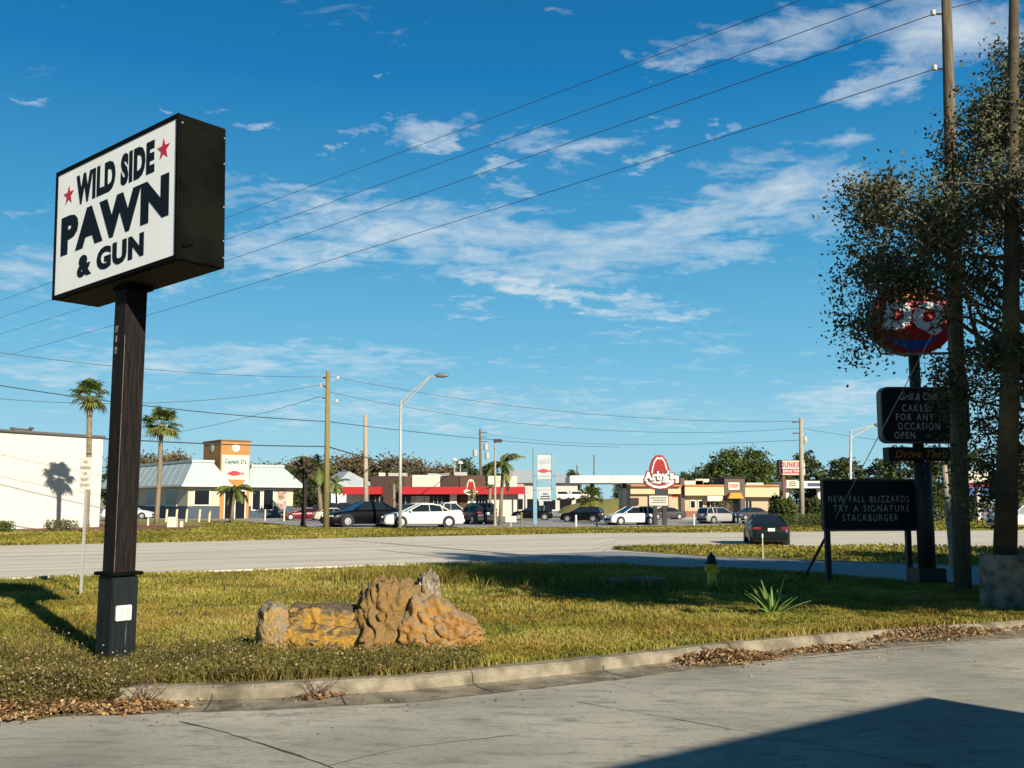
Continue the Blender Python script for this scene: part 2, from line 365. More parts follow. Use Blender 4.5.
# lane markings
m_paint = mat('road_paint', (.72, .70, .62), .8, col2=(.45, .42, .35), scale=8, contrast=(.4, .75))
def road_line(f, x0, x1, w, dash=None):
    s = MB(); px = x0
    def pt(px):
        a, b = G(px, interp(ROADN if px < 600 else ISL_F, px), .008), G(px, interp(ROADF, px), .008); return a.lerp(b, f)
    while px < x1:
        e = min(px+(dash[0] if dash else 24), x1); a, b = pt(px), pt(e); d = (b-a).normalized(); n = Vector((-d.y, d.x, 0))*w
        s.quad(a-n, b-n, b+n, a+n); px = e+(dash[1] if dash else 0)
    return s
s = road_line(.06, -200, 440, .06); s.v += []
for f, d in ((.30, (22, 60)), (.52, None), (.545, None), (.77, (22, 60)), (.955, None)):
    t = road_line(f, -200, 1300, .05, d); s.add(t.v, t.f)
struct(s.build('road_markings', m_paint, fixn=False), 'worn pale lane lines on the highway')
m_rj = mat('road_joint', (.22, .19, .14), .9)
s = MB()
for f in (.155, .30, .43, .655, .87): t = road_line(f, -200, 1300, .018); s.add(t.v, t.f)
for v_ in range(len(s.v)): s.v[v_] = (s.v[v_][0], s.v[v_][1], .006)
struct(s.build('road_joints', m_rj, fixn=False), 'thin joints between the concrete slabs of the highway')
# thin kerb lip along the near edge
s = MB()
for px in range(-300, 440, 20):
    a, b = G(px, interp(ROADN, px)), G(px+20, interp(ROADN, px+20)); d = (b-a).normalized(); s.box((a+b)/2+Vector((0, 0, .02)), ((b-a).length*1.01, .14, .06), math.atan2(d.y, d.x))
struct(s.build('road_edge', mat('edge_concrete', (.5, .47, .4), .9, col2=(.35, .32, .26), scale=4)), 'low pale concrete lip at the lawn side of the highway')
# parking lot beyond the verge
LOT_N = [(-600, 517), (130, 520), (240, 520.5), (300, 526), (330, 528.5), (600, 527.2), (700, 525.5), (760, 524), (800, 521), (900, 519), (1500, 518)]
LOT_F = [(-600, 506), (1500, 506)]
sheet('parking_lot', LOT_N, LOT_F, .004, m_lot, 'grey asphalt lots in front of the shops', -500, 1400)
sheet('path', [(100, 516.5), (300, 516.5), (330, 521)], [(100, 513.5), (330, 514.5)], .010, m_lot2, 'pale concrete walk before the seafood restaurant', 100, 330, 10)
sheet('path', [(655, 519.5), (740, 520)], [(655, 514.5), (740, 515)], .010, m_lot2, 'pale concrete drive beside the tan shop', 655, 740, 10)
m_mulch = mat('mulch', (.13, .045, .022), .95, col2=(.22, .09, .05), scale=3, bump=.6, bscale=12)
sheet('mulch_bed', [(-300, 533), (30, 531), (120, 530), (200, 528.5)], [(-300, 527), (110, 524), (140, 524.5), (200, 526)], .012, m_mulch, 'reddish mulch bed at the foot of the white wall', -300, 200)

# near pavement, kerb, lawn
def kpt(px, off=0.0, z=0.0):
    a = G(px, interp(KERB, px)); b = G(px+6, interp(KERB, px+6)); c = G(px-6, interp(KERB, px-6)); d = (b-c).normalized(); n = Vector((-d.y, d.x, 0))
    p = a+n*off; p.z = z; return p
KX = list(range(-390, 1490, 15))
s = MB(); n = 2
s.v = [q for px in KX for q in (tuple(kpt(px, .01, .004)), (kpt(px).x*1.0, -30, .004))]
for i in range(len(KX)-1): s.f.append((2*i+1, 2*i+3, 2*i+2, 2*i))
ap = MB(); ap.v = [(-40, -30, .004), (40, -30, .004)]+[tuple(kpt(px, .01, .004)) for px in reversed(KX)]; ap.f = [tuple(range(len(ap.v)))]
struct(ap.build('pavement', m_apron), 'stained concrete pavement in the foreground')
prof = [(-.46, .0), (-.45, .0065), (-.12, .008), (-.03, .022), (.0, .108), (.03, .130), (.17, .132), (.185, .115), (.19, .0)]
s = MB(); m_ = len(prof)
rk = random.Random(4)
for px in KX:
    w = rk.uniform(-.006, .006)
    for o, z in prof: s.v.append(tuple(kpt(px, o+(w if z > .05 else 0), z+(rk.uniform(-.005, .005) if z > .05 else 0))))
for i in range(len(KX)-1):
    for k in range(m_-1): s.f.append((i*m_+k, (i+1)*m_+k, (i+1)*m_+k+1, i*m_+k+1))
struct(s.build('kerb', m_kerb), 'weathered concrete kerb and gutter along the lawn')
m_joint = mat('joint_dirt', (.035, .032, .02), .95)
s = MB()
def groove(pts, w, z=.007):
    q = []
    for a, b in zip(pts[:-1], pts[1:]):
        a, b = Vector(a), Vector(b); k = max(2, int((b-a).length/.12))
        for i in range(k): q.append(a.lerp(b, i/k))
    q.append(Vector(pts[-1])); rr = random.Random(7)
    L = []
    for i, p in enumerate(q):
        d = (q[min(i+1, len(q)-1)]-q[max(0, i-1)]).normalized(); n = Vector((-d.y, d.x, 0)); ww = w*rr.uniform(.4, 1.5); p = p+n*rr.uniform(-.006, .006)
        L.append((p-n*ww, p+n*ww))
    for i in range(len(L)-1):
        (a, b), (c, d) = L[i], L[i+1]; s.quad((a.x, a.y, z), (c.x, c.y, z), (d.x, d.y, z), (b.x, b.y, z))
groove([G(180, 722), G(225, 733), G(262, 745), G(298, 756), G(330, 768), G(470, 830)], .009)
groove([G(322, 768), G(400, 749), G(520, 735)], .004)
groove([G(575, 702), G(800, 742), G(1040, 790)], .004)
groove([kpt(129, -.47), kpt(400, -.47), kpt(700, -.47), kpt(1000, -.47), kpt(1300, -.47)], .006)
struct(s.build('pavement_joints', m_joint, fixn=False), 'dirt-filled joints in the pavement')
for px in (210, 332, 470, 603, 745, 880):      # joints across the kerb
    pass
s = MB()
for px in (212, 340, 472, 602, 730, 860, 975):
    for (o1, z1), (o2, z2) in zip(prof[1:-1], prof[2:]):
        a, b = kpt(px, o1, z1+.003), kpt(px, o2, z2+.003); t = (kpt(px+6)-kpt(px-6)).normalized()*.006
        s.quad(a-t, a+t, b+t, b-t)
struct(s.build('kerb_joints', m_joint, fixn=False), 'dark joints across the kerb')

def lawn_z(px, s_):
    k = kpt(px); r = G(px, interp(ROADN, px)); p = k.lerp(r, s_); d = (p-k).length
    z = .015+.115*(.15+.85*min(1, max(0, (px-90)/130)))*max(0, 1-d/5.0)**1.0+.03*mnoise.noise(Vector((p.x*.6, p.y*.6, 0)))*min(1, d/2)
    return p.x, p.y, max(z, .012)
LX = list(range(-390, 1490, 10)); LR = 40
s = MB()
for px in LX:
    for k in range(LR+1):
        x, y, z = lawn_z(px, k/LR)
        if k == 0: p = kpt(px, .185, .125 if px > 130 else .06); x, y, z = p
        s.v.append((x, y, z if k < LR else .006))
for i in range(len(LX)-1):
    for k in range(LR): a = i*(LR+1)+k; s.f.append((a, a+LR+1, a+LR+2, a+1))
struct(s.build('lawn_ground', m_lawnsoil, smooth=True, fixn=False), 'soil under the roadside lawn')
# precomputed table for fast blade placement
TX = np.arange(-390, 1490, 10.0); TS = np.linspace(0, 1, 41)
TAB = np.array([[lawn_z(px, s_) for s_ in TS] for px in TX])
def lawn_pts(px, sv):
    fi = (px-TX[0])/10.0; i = np.clip(fi.astype(int), 0, len(TX)-2); a = (fi-i)[:, None]
    fj = sv*40; j = np.clip(fj.astype(int), 0, 39); b = (fj-j)[:, None]
    return (TAB[i, j]*(1-a)+TAB[i+1, j]*a)*(1-b)+(TAB[i, j+1]*(1-a)+TAB[i+1, j+1]*a)*b
def ground_z_at(x, y):
    px = 512+x/y*FPX; d = ((TAB[:, :, 0]-x)**2+(TAB[:, :, 1]-y)**2); i = np.unravel_index(d.argmin(), d.shape); return float(TAB[i][2])
def blades(name, pos, h, w, m, rng, lean=.5, tint=None):
    n = len(pos); an = rng.random(n)*2*np.pi; d = np.stack([np.cos(an), np.sin(an), np.zeros(n)], 1)
    la = rng.random(n)*2*np.pi; l = np.stack([np.cos(la), np.sin(la), np.zeros(n)], 1)*(rng.random(n)*lean*h)[:, None]
    up = np.zeros((n, 3)); up[:, 2] = h
    v = np.empty((n, 5, 3)); W_ = w[:, None]
    v[:, 0] = pos-d*W_; v[:, 1] = pos+d*W_; v[:, 2] = pos+d*W_*.7+up*.55+l*.35; v[:, 3] = pos-d*W_*.7+up*.55+l*.35; v[:, 4] = pos+up*(1-lean*.25)+l
    ix = np.arange(n)[:, None]*5
    return arr_mesh(name, v.reshape(-1, 3), [ix+[0, 1, 2, 3], ix+[3, 2, 4]], m, np.repeat(tint if tint is not None else rng.random(n), 5))
rng = np.random.default_rng(3)
m_blade = attr_mat('grass_blades', [(.095, .11, .018), (.22, .215, .032), (.37, .32, .06), (.50, .40, .14)], .7, .4, patch=(.80, .66, .6), pscale=.45)
def scatter(n, x0, x1, s0=0., s1=1.):
    px = rng.uniform(x0, x1, n); u = rng.random(n)
    # even coverage by solid angle: 1/Z uniform between kerb and road
    t = lawn_pts(px, np.full(n, s0)); r = lawn_pts(px, np.full(n, s1)); zk, zr = t[:, 1], r[:, 1]
    Z = 1/(1/zk+(1/zr-1/zk)*u); sv = s0+(s1-s0)*(Z-zk)/(zr-zk); return px, sv, lawn_pts(px, sv)
NB = 230000
px, sv, pos = scatter(NB, -60, 1090, .012, .995)
nz = np.array([mnoise.noise(Vector((p[0]*.9, p[1]*.9, 3.3))) for p in pos[::1]])
hh = (.032+.030*rng.random(NB))*(1+.6*nz)*(1+.5*(pos[:, 1]/20))
dist = pos[:, 1]
mow = np.clip((px-560)/60, 0, 1)*np.clip(1-(sv-.28)/.15, 0, 1)
hh *= 1+.25*mow
ww = .0035+.0005*dist*rng.uniform(.5, 1.3, NB)
nz2 = np.array([mnoise.noise(Vector((p[0]*.35+9, p[1]*.35, 8.1))) for p in pos]); nz3 = np.array([mnoise.noise(Vector((p[0]*2.6, p[1]*2.6, 5.1))) for p in pos])
tint = np.clip(.52+.30*nz+.45*nz2+.30*nz3+.20*rng.normal(size=NB)*.8-.06*(px > 560), 0, 1)
hh *= 1+.35*nz3
keep = nz+.7*nz3+rng.random(NB)*.9 > -.12
tag(blades('grass', pos[keep], hh[keep], ww[keep], m_blade, rng, .9, tint[keep]), 'sunlit yellow-green grass of the roadside lawn', 'grass', kind='stuff')
def verge(nm, lab, tabn, tabf, x0, x1, n, z0, seed):
    r3 = np.random.default_rng(seed); px = r3.uniform(x0, x1, n); yn = np.interp(px, [t[0] for t in tabn], [t[1] for t in tabn]); yf = np.interp(px, [t[0] for t in tabf], [t[1] for t in tabf])
    py = yf+(yn-yf)*r3.random(n); bb = (384-py)/FPX; aa = (px-512)/FPX; dz_ = ST+bb*CT; kk = -CH/dz_
    pos = np.stack([aa*kk, (CT-bb*ST)*kk, np.full(n, z0)], 1); D = pos[:, 1]
    nzv = np.array([mnoise.noise(Vector((p[0]*.25, p[1]*.25, 1.7))) for p in pos]); ok = nzv+r3.random(n) > -.05
    tag(blades(nm, pos[ok], (.05+.05*r3.random(n))[ok]*1.3, (.0011*D)[ok], m_blade, r3, .9, np.clip(.34+.45*nzv+.2*r3.normal(size=n), 0, 1)[ok]), lab, 'grass', kind='stuff')
verge('verge_grass', 'short grass of the verge across the highway', ROADF, [(-500, 532), (30, 531.5), (120, 530.5), (198, 529), (205, 523), (240, 521), (300, 526.5), (330, 529), (600, 527.7), (700, 526), (760, 524.5), (800, 521.5), (1500, 518)], -20, 1050, 42000, 0, 61)
verge('island_grass', 'short grass of the island beside the driveway', ISL_N, ISL_F, 614, 1090, 9000, .02, 62)
# unmown taller grass along the shade line
n = 9000; px = rng.normal(520, 75, n); sv = np.clip(rng.normal(.66, .05, n)-(px-520)*.0004, .3, .9); pos = lawn_pts(px, sv)
tag(blades('tall_grass', pos, .16+.16*rng.random(n), .006+.006*rng.random(n), m_blade, rng, .7, rng.random(n)*.7), 'taller unmown grass at the edge of the shade', 'grass', kind='stuff')
# brown seedy weeds close to the kerb with tiny pale flowers
m_weed = attr_mat('weed_stems', [(.05, .055, .014), (.12, .115, .024), (.22, .18, .045), (.28, .18, .07)], .85, .3, patch=(.6, .6, .6), pscale=1.6)
n = 30000; px = np.concatenate([rng.uniform(-60, 480, n*2//3), rng.uniform(-60, 260, n//3)]); sv = np.abs(rng.normal(0, .07, n))+.008
sv = np.where(px < 130, np.abs(rng.normal(0, .11, n))-.02, sv); pos = lawn_pts(px, np.clip(sv, 0.004, 1))
hgt = (.06+.10*rng.random(n))*np.where(px < 240, 1.35, 1)
tag(blades('weeds', pos, hgt, .004+.004*rng.random(n), m_weed, rng, 1.2, rng.random(n)), 'brownish seedy weeds along the kerb', 'weeds', kind='stuff')
wl = pos[rng.choice(n, 22000)]+rng.normal(size=(22000, 3))*[.03, .03, 0]+np.stack([np.zeros(22000), np.zeros(22000), rng.uniform(.01, .13, 22000)], 1)
leaves('weed_leaf', wl, .022+.018*rng.random(22000), m_weed, rng, tint=rng.random(22000)*.8)
tag(bpy.data.objects['weed_leaf'], 'small green leaves of the weeds by the kerb', 'weeds', kind='stuff')
m_flower = mat('flower_white', (.34, .29, .19), .8, translucent=.2)
nf = 1500; i = rng.choice(n, nf); fp = pos[i]+np.stack([rng.normal(0, .03, nf), rng.normal(0, .03, nf), hgt[i]*rng.uniform(.6, 1.1, nf)], 1)
tag(leaves('weed_flowers', fp, .012+.012*rng.random(nf), m_flower, rng, asp=.9), 'tiny pale flower heads on the weeds', 'flowers', kind='stuff')

# soil and weeds spilling over the buried end of the kerb at the left
s = MB(); pr_ = [(-.52, .004), (-.46, .03), (-.3, .07), (-.1, .11), (.03, .16), (.17, .158), (.5, .06)]; xs_ = list(range(-390, 126, 8))
for px_ in xs_:
    f_ = min(1, max(0, (122-px_)/60)); w_ = .12*mnoise.noise(Vector((px_*.03, 0, 0)))
    for o_, z_ in pr_: q_ = kpt(px_, (o_+w_)*f_+(.1 if o_ > 0 else -.0)*(1-f_), z_*(.3+.7*f_)+.02*mnoise.noise(Vector((px_*.06, o_*5, 2)))*f_); s.v.append(tuple(q_))
k_ = len(pr_)
for i in range(len(xs_)-1):
    for j in range(k_-1): s.f.append((i*k_+j, (i+1)*k_+j, (i+1)*k_+j+1, i*k_+j+1))
struct(s.build('soil_spill', m_lawnsoil, smooth=True, fixn=False), 'soil covering the end of the kerb at the left')
def spill_pts(n, lo, hi, x0=-80, x1=118):
    px = rng.uniform(x0, x1, n); f = np.clip((122-px)/60, 0, 1); o = (lo+(hi-lo)*rng.random(n)); z = np.interp(o, [q[0] for q in pr_], [q[1] for q in pr_])*(.3+.7*f)
    return np.array([tuple(kpt(a, b*c, d)) for a, b, c, d in zip(px, o, f, z)])
p_ = spill_pts(7000, -.52, .3)
tag(blades('spill_weeds', p_, .05+.09*rng.random(7000), .004+.004*rng.random(7000), m_weed, rng, 1.2, rng.random(7000)), 'weeds growing over the buried end of the kerb', 'weeds', kind='stuff')
q_ = spill_pts(7000, -.5, .3); q_[:, 2] += rng.uniform(.0, .12, 7000)
tag(leaves('spill_leaf', q_, .022+.018*rng.random(7000), m_weed, rng, tint=rng.random(7000)), 'small leaves of the weeds over the kerb end', 'weeds', kind='stuff')
fp = spill_pts(500, -.4, .3); fp[:, 2] += rng.uniform(.05, .14, 500)
tag(leaves('spill_flowers', fp, .012+.012*rng.random(500), m_flower, rng, asp=.9), 'tiny pale flowers over the kerb end', 'flowers', kind='stuff')
# fallen leaf drifts
m_leaf = attr_mat('dead_leaves', [(.06, .034, .016), (.17, .085, .035), (.30, .18, .075), (.45, .34, .20)], .85, .12)
def drift(c, rx, ry, h, n, lab, rz=.35, sz=.045, onlawn=False):
    a = rng.random(n)*2*np.pi; r = rng.random(n)**.62*(1+.18*np.sin(a*3+1)+.12*np.sin(a*7)); r = np.where(rng.random(n) < .12, r*1.5, r)
    x = r*np.cos(a)*rx; y = r*np.sin(a)*ry
    z = h*np.clip(1-r**2, 0, 1)*rng.random(n)+.012
    X = c[0]+x*math.cos(rz)-y*math.sin(rz); Y = c[1]+x*math.sin(rz)+y*math.cos(rz)
    p = np.stack([X, Y, z+c[2]], 1)
    o = leaves('fallen_leaves', p, sz*rng.uniform(.5, 1.2, n), m_leaf, rng, asp=.55, flat=.55)
    return tag(o, lab, 'leaf litter', 'drifts of fallen leaves', 'stuff')
def mid(px, off, z=0): return kpt(px, off, z)
drift(mid(708, -.24, .02), .66, .30, .10, 2800, 'largest drift of brown fallen leaves against the middle of the kerb')
drift(mid(810, -.26, .01), .52, .15, .05, 1200, 'small brown leaf drift right of the largest one, in the gutter')
drift(mid(925, -.0, .05), 1.15, .34, .09, 3600, 'long brown leaf drift spilling over the kerb under the concrete block')
drift(mid(1060, .05, .05), 1.1, .35, .06, 2500, 'brown leaf drift at the right edge of the picture')
drift(mid(317, -.10, .02), .20, .08, .04, 260, 'little clump of dead leaves caught at the kerb below the rocks', sz=.045)
drift(mid(140, -.30, .01), .36, .15, .09, 1300, 'dead leaf clump where the kerb ends, left of the pavement crack', sz=.045)
drift(mid(35, -.42, .03), .80, .20, .10, 3000, 'wide brown leaf drift at the left edge of the picture', sz=.045)
drift(mid(-25, -.50, .01), .9, .16, .07, 1800, 'brown leaf drift cut by the left edge of the picture, over the kerb end', sz=.045)
n = 300; xs = rng.uniform(100, 1040, n); pp = np.array([tuple(kpt(x, -abs(rng.normal(.25, .5)), .012)) for x in xs])
tag(leaves('scattered_leaves', pp, .03, m_leaf, rng, flat=.8), 'stray dead leaves scattered over the pavement', 'leaf litter', kind='stuff')
# dead twigs sprouting in the gutter
m_twig = mat('dry_twig', (.10, .06, .05), .9)
for px, hh_, lab in ((148, .22, 'dry brown weed sprouting from the leaf clump at the end of the kerb'), (317, .16, 'dark dry weed standing in the gutter below the rocks'), (708, .14, 'thin dry weed rising from the largest leaf drift')):
    s = MB(); rr = random.Random(px); b = kpt(px, -.12, .0)
    for k in range(14):
        e = b+Vector((rr.uniform(-.2, .2), rr.uniform(-.08, .08), hh_*rr.uniform(.5, 1.1))); mdl = b.lerp(e, .5)+Vector((rr.uniform(-.03, .03), 0, .03))
        s.tube([b+Vector((rr.uniform(-.03, .03), 0, 0)), mdl, e], [.004, .003, .0015], 4)
        for q in range(3): f = mdl.lerp(e, rr.random()); s.tube([f, f+Vector((rr.uniform(-.05, .05), rr.uniform(-.03, .03), rr.uniform(0, .05)))], [.002, .001], 3)
    tag(s.build('dry_weed', m_twig, smooth=True), lab, 'weed', 'dry weeds in the gutter')

# ------------------------------------------------------------------ shop behind the camera (casts the shadow on the pavement)
m_wallw = mat('shop_wall', (.6, .57, .5), .9, col2=(.55, .52, .45), scale=2)
q = Vector((math.sin(SAZ), math.cos(SAZ), 0))            # towards the sun
shH = 3.5; tip = G(925, 697, 0); left = G(600, 768, 0)
cor = tip+q*(shH/math.tan(SUN_EL)); dr = (left-tip).normalized(); rz0 = math.atan2(dr.y, dr.x)
sh = thing('shop_building', 'pale single-storey shop behind the photographer', 'building', (cor.x, cor.y, 0), rz0)
wx, dy = 16, 9
s = MB().box((wx/2+.02, dy/2+.3, 1.6), (wx-.5, dy-.4, 3.2)); s.build('wall', m_wallw, sh)
s = MB().box((wx/2, dy/2, 3.35), (wx, dy, .3)); s.build('roof', mat('shop_roof', (.3, .3, .3), .9), sh)
MB().box((3, .48, 1.05), (1, .04, 2.1)).build('door', mat('door_grey', (.2, .2, .2), .5), sh)

# ------------------------------------------------------------------ pawn shop sign
m_black = mat('black_paint', (.0018, .0022, .002), .7, col2=(.0035, .004, .0033), scale=5, bump=.15, bscale=30, col3=(.006, .0065, .0045), scale3=2, spec=.05)
m_pole = mat('worn_black_paint', (.005, .004, .004), .75, col2=(.024, .018, .015), scale=7, stretch=(6, 6, .35), bump=.2, bscale=18, contrast=(.42, .75), spec=.15)
m_face = mat('sign_white', (.80, .80, .76), .5, col2=(.75, .745, .70), scale=1.2, stretch=(2.5, 1, .5))
m_ink = mat('sign_black_ink', (.004, .005, .008), .6, spec=.15)
m_red = mat('sign_red', (.42, .015, .035), .5)
m_rust = mat('rust_edge', (.035, .024, .015), .9, col2=(.015, .012, .008), scale=20)
YS = 10.3; pb = G(115, 655, .05); PX, PY_ = GY(114.5, YS).x, YS
RZ = -R_(39)
ps = thing('pawn_shop_sign', 'tall black post carrying a white cabinet sign with bold black letters and two red stars', 'sign', (PX, PY_, .0), RZ)
MB().box((0, 0, 2.2), (.236, .236, 3.3)).build('pole', m_pole, ps, bevel=.012)
MB().box((0, 0, .42), (.282, .282, .98)).build('base_casing', mat('casing_paint', (.004, .007, .008), .55, col2=(.012, .016, .017), scale=5, stretch=(5, 5, .5), bump=.15, spec=.2), ps, bevel=.01)
MB().box((0, 0, zat(573, YS)), (.35, .35, .035)).build('collar', m_black, ps, bevel=.006)
m_zinc = mat('dull_metal', (.35, .36, .36), .5, .5)
# bright worn edge stripe and flaking patch
MB().box((.119, -.119, 2.15), (.006, .006, 2.4)).build('worn_edge', mat('edge_wear', (.16, .14, .12), .6, col2=(.05, .045, .04), scale=9, stretch=(1, 1, .5)), ps)
for z, w in ((3.55, .05), (3.45, .03), (3.33, .04)): MB().box((-.05, -.1195, z-.12), (w, .003, .07)).build('paint_flake', mat('flake', (.22, .20, .18), .8, col2=(.04, .035, .03), scale=30), ps)
ob = MB().box((.157, -.02, .55), (.03, .165, .15)).build('outlet_box', mat('box_cream', (.62, .60, .54), .5), ps, bevel=.006)
for a in (-.045, .02): MB().box((.1735, a, .55), (.004, .045, .09)).build('outlet_cover', mat('cover_grey', (.42, .42, .40), .5), ob)
MB().tube([(.16, .01, .48), (.155, .01, .02)], .012, 8).build('conduit', mat('conduit_black', (.02, .02, .02), .5), ps, smooth=True)
# cabinet: fitted from its corners in the photograph
CW, CHt, CD_ = 2.40, 1.28, .52
# the centre of the cabinet seen at depth YS
zc_t = P(174, 117.5, 9.41).z; zc_b = P(174.4, 263, 9.41).z
CHt = zc_t-zc_b; zc = (zc_t+zc_b)/2
cabroot = ps
OX = .03
m_cab = m_black
s = MB(); hw, hd, hh2 = CW/2, CD_/2, CHt/2
s.box((OX, 0, zc), (CW, CD_, CHt)); cab = s.build('sign_cabinet', m_cab, ps, bevel=.008); cab.rotation_euler = (0, -.040, 0); cab.location = (zc*.040-.0, 0, -.03)
s = MB().box((OX, -hd-.006, zc), (CW-.075, .012, CHt-.085)); s.build('sign_panel', m_face, cab)
fr = MB()
for sx in (-1, 1): fr.box((OX+sx*(hw-.018), -hd-.012, zc), (.036, .024, CHt))
for sz in (-1, 1): fr.box((OX, -hd-.012, zc+sz*(hh2-.02)), (CW-.074, .024, .04))
fr.build('sign_frame', m_black, cab)
for zz in (.62, .35, -.1, -.45, -.62): MB().box((OX+hw+.003, hd-.02, zc+zz), (.006, .013, .013)).build('rivet', m_zinc, cab)
MB().box((OX+hw+.003, -.24, zc+.64), (.006, .015, .015)).build('rivet', m_zinc, cab)
MB().box((OX+hw+.012, -.17, zc-.56), (.02, .12, .035), rot=Matrix.Rotation(.5, 3, 'X')).build('latch', m_cab, cab)
MB().box((OX, 0, zc-hh2-.002), (CW-.1, CD_-.06, .004)).build('underside', m_rust, cab)
MB().box((0, 0, zc-hh2-.03), (.30, .28, .06)).build('mount_plate', m_black, cab)
yf = -hd-.0125
def cl(u, v): return (OX-hw+.04+u*(CW-.08), yf, zc+hh2-.045-v*(CHt-.09))
def ptext(s_, u0, u1, v0, v1, bold, m, skew=0):
    a, b = cl(u0, v0), cl(u1, v1)
    text('lettering', s_, a[2]-b[2], m, cab, ((a[0]+b[0])/2, yf, (a[2]+b[2])/2), width=b[0]-a[0], bold=bold)
ptext('WILD SIDE', .175, .835, .075, .325, .055, m_ink)
ptext('PAWN', .045, .95, .375, .695, .062, m_ink)
ptext('& GUN', .205, .765, .745, .925, .055, m_ink)
for u, v in ((.105, .205), (.905, .185)):
    a = cl(u, v); star(a[0], a[2], .115, yf, .004).build('star', m_red, cab)

# ------------------------------------------------------------------ small roadside objects
m_galv = mat('galvanised', (.42, .41, .37), .6, .3, col2=(.34, .33, .29), scale=8)
x, y, z = G(81, 594, .03)
sg = thing('parking_sign', 'white NO PARKING ON RIGHT OF WAY sign on a thin metal post beside the highway', 'sign', (x, y, .02), R_(-6))
MB().box((0, 0, 1.15), (.045, .03, 2.3)).build('post', m_galv, sg)
s = MB().box((-.02, -.022, 2.14), (.235, .006, .58)); sp = s.build('sign_plate', mat('plate_white', (.50, .48, .42), .5), sg)
for k, (t, w) in enumerate((('NO', .07), ('PARKING', .19), ('ON', .07), ('RIGHT', .14), ('OF WAY', .17))):
    text('lettering', t, .055, mat('sign_brown_ink', (.10, .05, .045), .6), sp, (-.02, -.0252, 2.345-k*.104), width=w, bold=.01, depth=.002)
# fire hydrant
hy = G(712, 587, .03); m_yel = mat('hydrant_yellow', (.85, .52, .03), .5, col2=(.70, .40, .03), scale=12, bump=.1); m_hb = mat('hydrant_dark', (.018, .018, .022), .5)
h = thing('fire_hydrant', 'short yellow fire hydrant with a black bonnet in the shade', 'fire hydrant', (hy.x, hy.y, .02), R_(30))
MB().lathe([(.13, 0), (.13, .04), (.085, .045), (.085, .40), (.10, .41), (.10, .44), (.085, .45)], n=20).build('barrel', m_yel, h, smooth=True)
bn = MB().lathe([(.125, .45), (.125, .48), (.10, .485), (.095, .53), (.075, .59), (.04, .63), (.022, .635), (.022, .67), (.0, .672)], n=20).build('bonnet', m_hb, h, smooth=True)
for a in (0, math.pi): MB().tube([(math.cos(a)*.07, math.sin(a)*.07, .36), (math.cos(a)*.15, math.sin(a)*.15, .36)], .04, 10).build('side_outlet', m_yel, h)
MB().tube([(0, -.07, .33), (0, -.165, .33)], .055, 12).build('front_outlet', m_yel, h)
# concrete slab in the grass
sx_ = G(635, 584, .05)
s = MB().box((sx_.x, sx_.y, .08), (1.15, .8, .18), R_(10)); o = s.build('concrete_slab', m_kerb, bevel=.02); tag(o, 'low grey concrete slab lying in the shaded grass left of the hydrant', 'slab')
# marker stake
mk = G(763, 558.5, .02); mr = thing('marker_stake', 'thin pale marker stake on the grass island in front of the dark sedan', 'marker', (mk.x, mk.y, 0))
MB().tube([(0, 0, 0), (0, 0, .72)], .016, 8).build('stake', mat('stake_tan', (.55, .42, .30), .7), mr); MB().tube([(0, 0, .62), (0, 0, .73)], .024, 8).build('reflector', mat('reflector', (.8, .75, .65), .3), mr)
# agave
ag = G(771, 618, .03)
def agave():
    r = thing('agave_plant', 'spiky pale green agave with dead lower leaves on the lawn', 'plant', (ag.x, ag.y, .03))
    mg = mat('agave_leaf', (.075, .16, .025), .55, col2=(.14, .22, .045), scale=9, translucent=.15); md = mat('agave_dead', (.42, .33, .18), .8, col2=(.22, .15, .08), scale=9)
    def blade(az, el, L, w, droop, m, nm):
        s = MB(); n = 9; L_, up = Vector((math.cos(az), math.sin(az), 0)), Vector((0, 0, 1)); side = Vector((-math.sin(az), math.cos(az), 0))
        vs = []; p = L_*.02; e = el
        for i in range(n+1):
            t = i/n; ww = w*(.65+1.1*t-1.75*t**2.2) if t < 1 else .0; ww = max(ww, .002)
            d = L_*math.cos(e)+up*math.sin(e); nn = up*math.cos(e)-L_*math.sin(e)
            vs += [p-side*ww+nn*ww*.45, p, p+side*ww+nn*ww*.45, p-nn*.006]
            p = p+d*(L/n); e -= droop/n*(1+t)
        fs = []
        for i in range(n):
            a = i*4; b = a+4; fs += [(a, a+1, b+1, b), (a+1, a+2, b+2, b+1), (a+2, a+3, b+3, b+2), (a+3, a, b, b+3)]
        s.add(vs, fs); return s.build(nm, m, r, smooth=True)
    for az, el, L, w, dp in ((2.9, .95, .52, .032, .15), (2.5, 1.15, .58, .034, .1), (3.4, 1.05, .50, .03, .2), (2.0, 1.35, .60, .034, .05), (1.2, 1.4, .50, .03, .05), (.3, 1.2, .66, .024, -.15), (.1, .50, .68, .030, .05), (-.3, .75, .50, .028, -.1), (4.3, 1.3, .42, .03, .1), (5.2, 1.2, .40, .03, .2), (2.7, 1.05, .55, .034, .25), (3.1, 1.25, .5, .034, .1), (2.2, 1.1, .5, .034, .2), (3.6, 1.3, .52, .03, .05), (1.8, 1.2, .48, .034, .12), (.8, 1.25, .5, .034, .1), (.1, 1.0, .45, .034, .3), (3.0, .55, .38, .03, .6), (1.6, .9, .5, .03, .3), (3.8, .8, .4, .03, .5)):
        blade(az, el, L*.92, w*1.3, dp+.15, mg, 'leaf')
    rr = random.Random(5)
    for k in range(26): blade(rr.uniform(0, 6.28), rr.uniform(.05, .8), rr.uniform(.16, .36), .022, rr.uniform(.5, 1.2), md, 'dead_leaf')
agave()

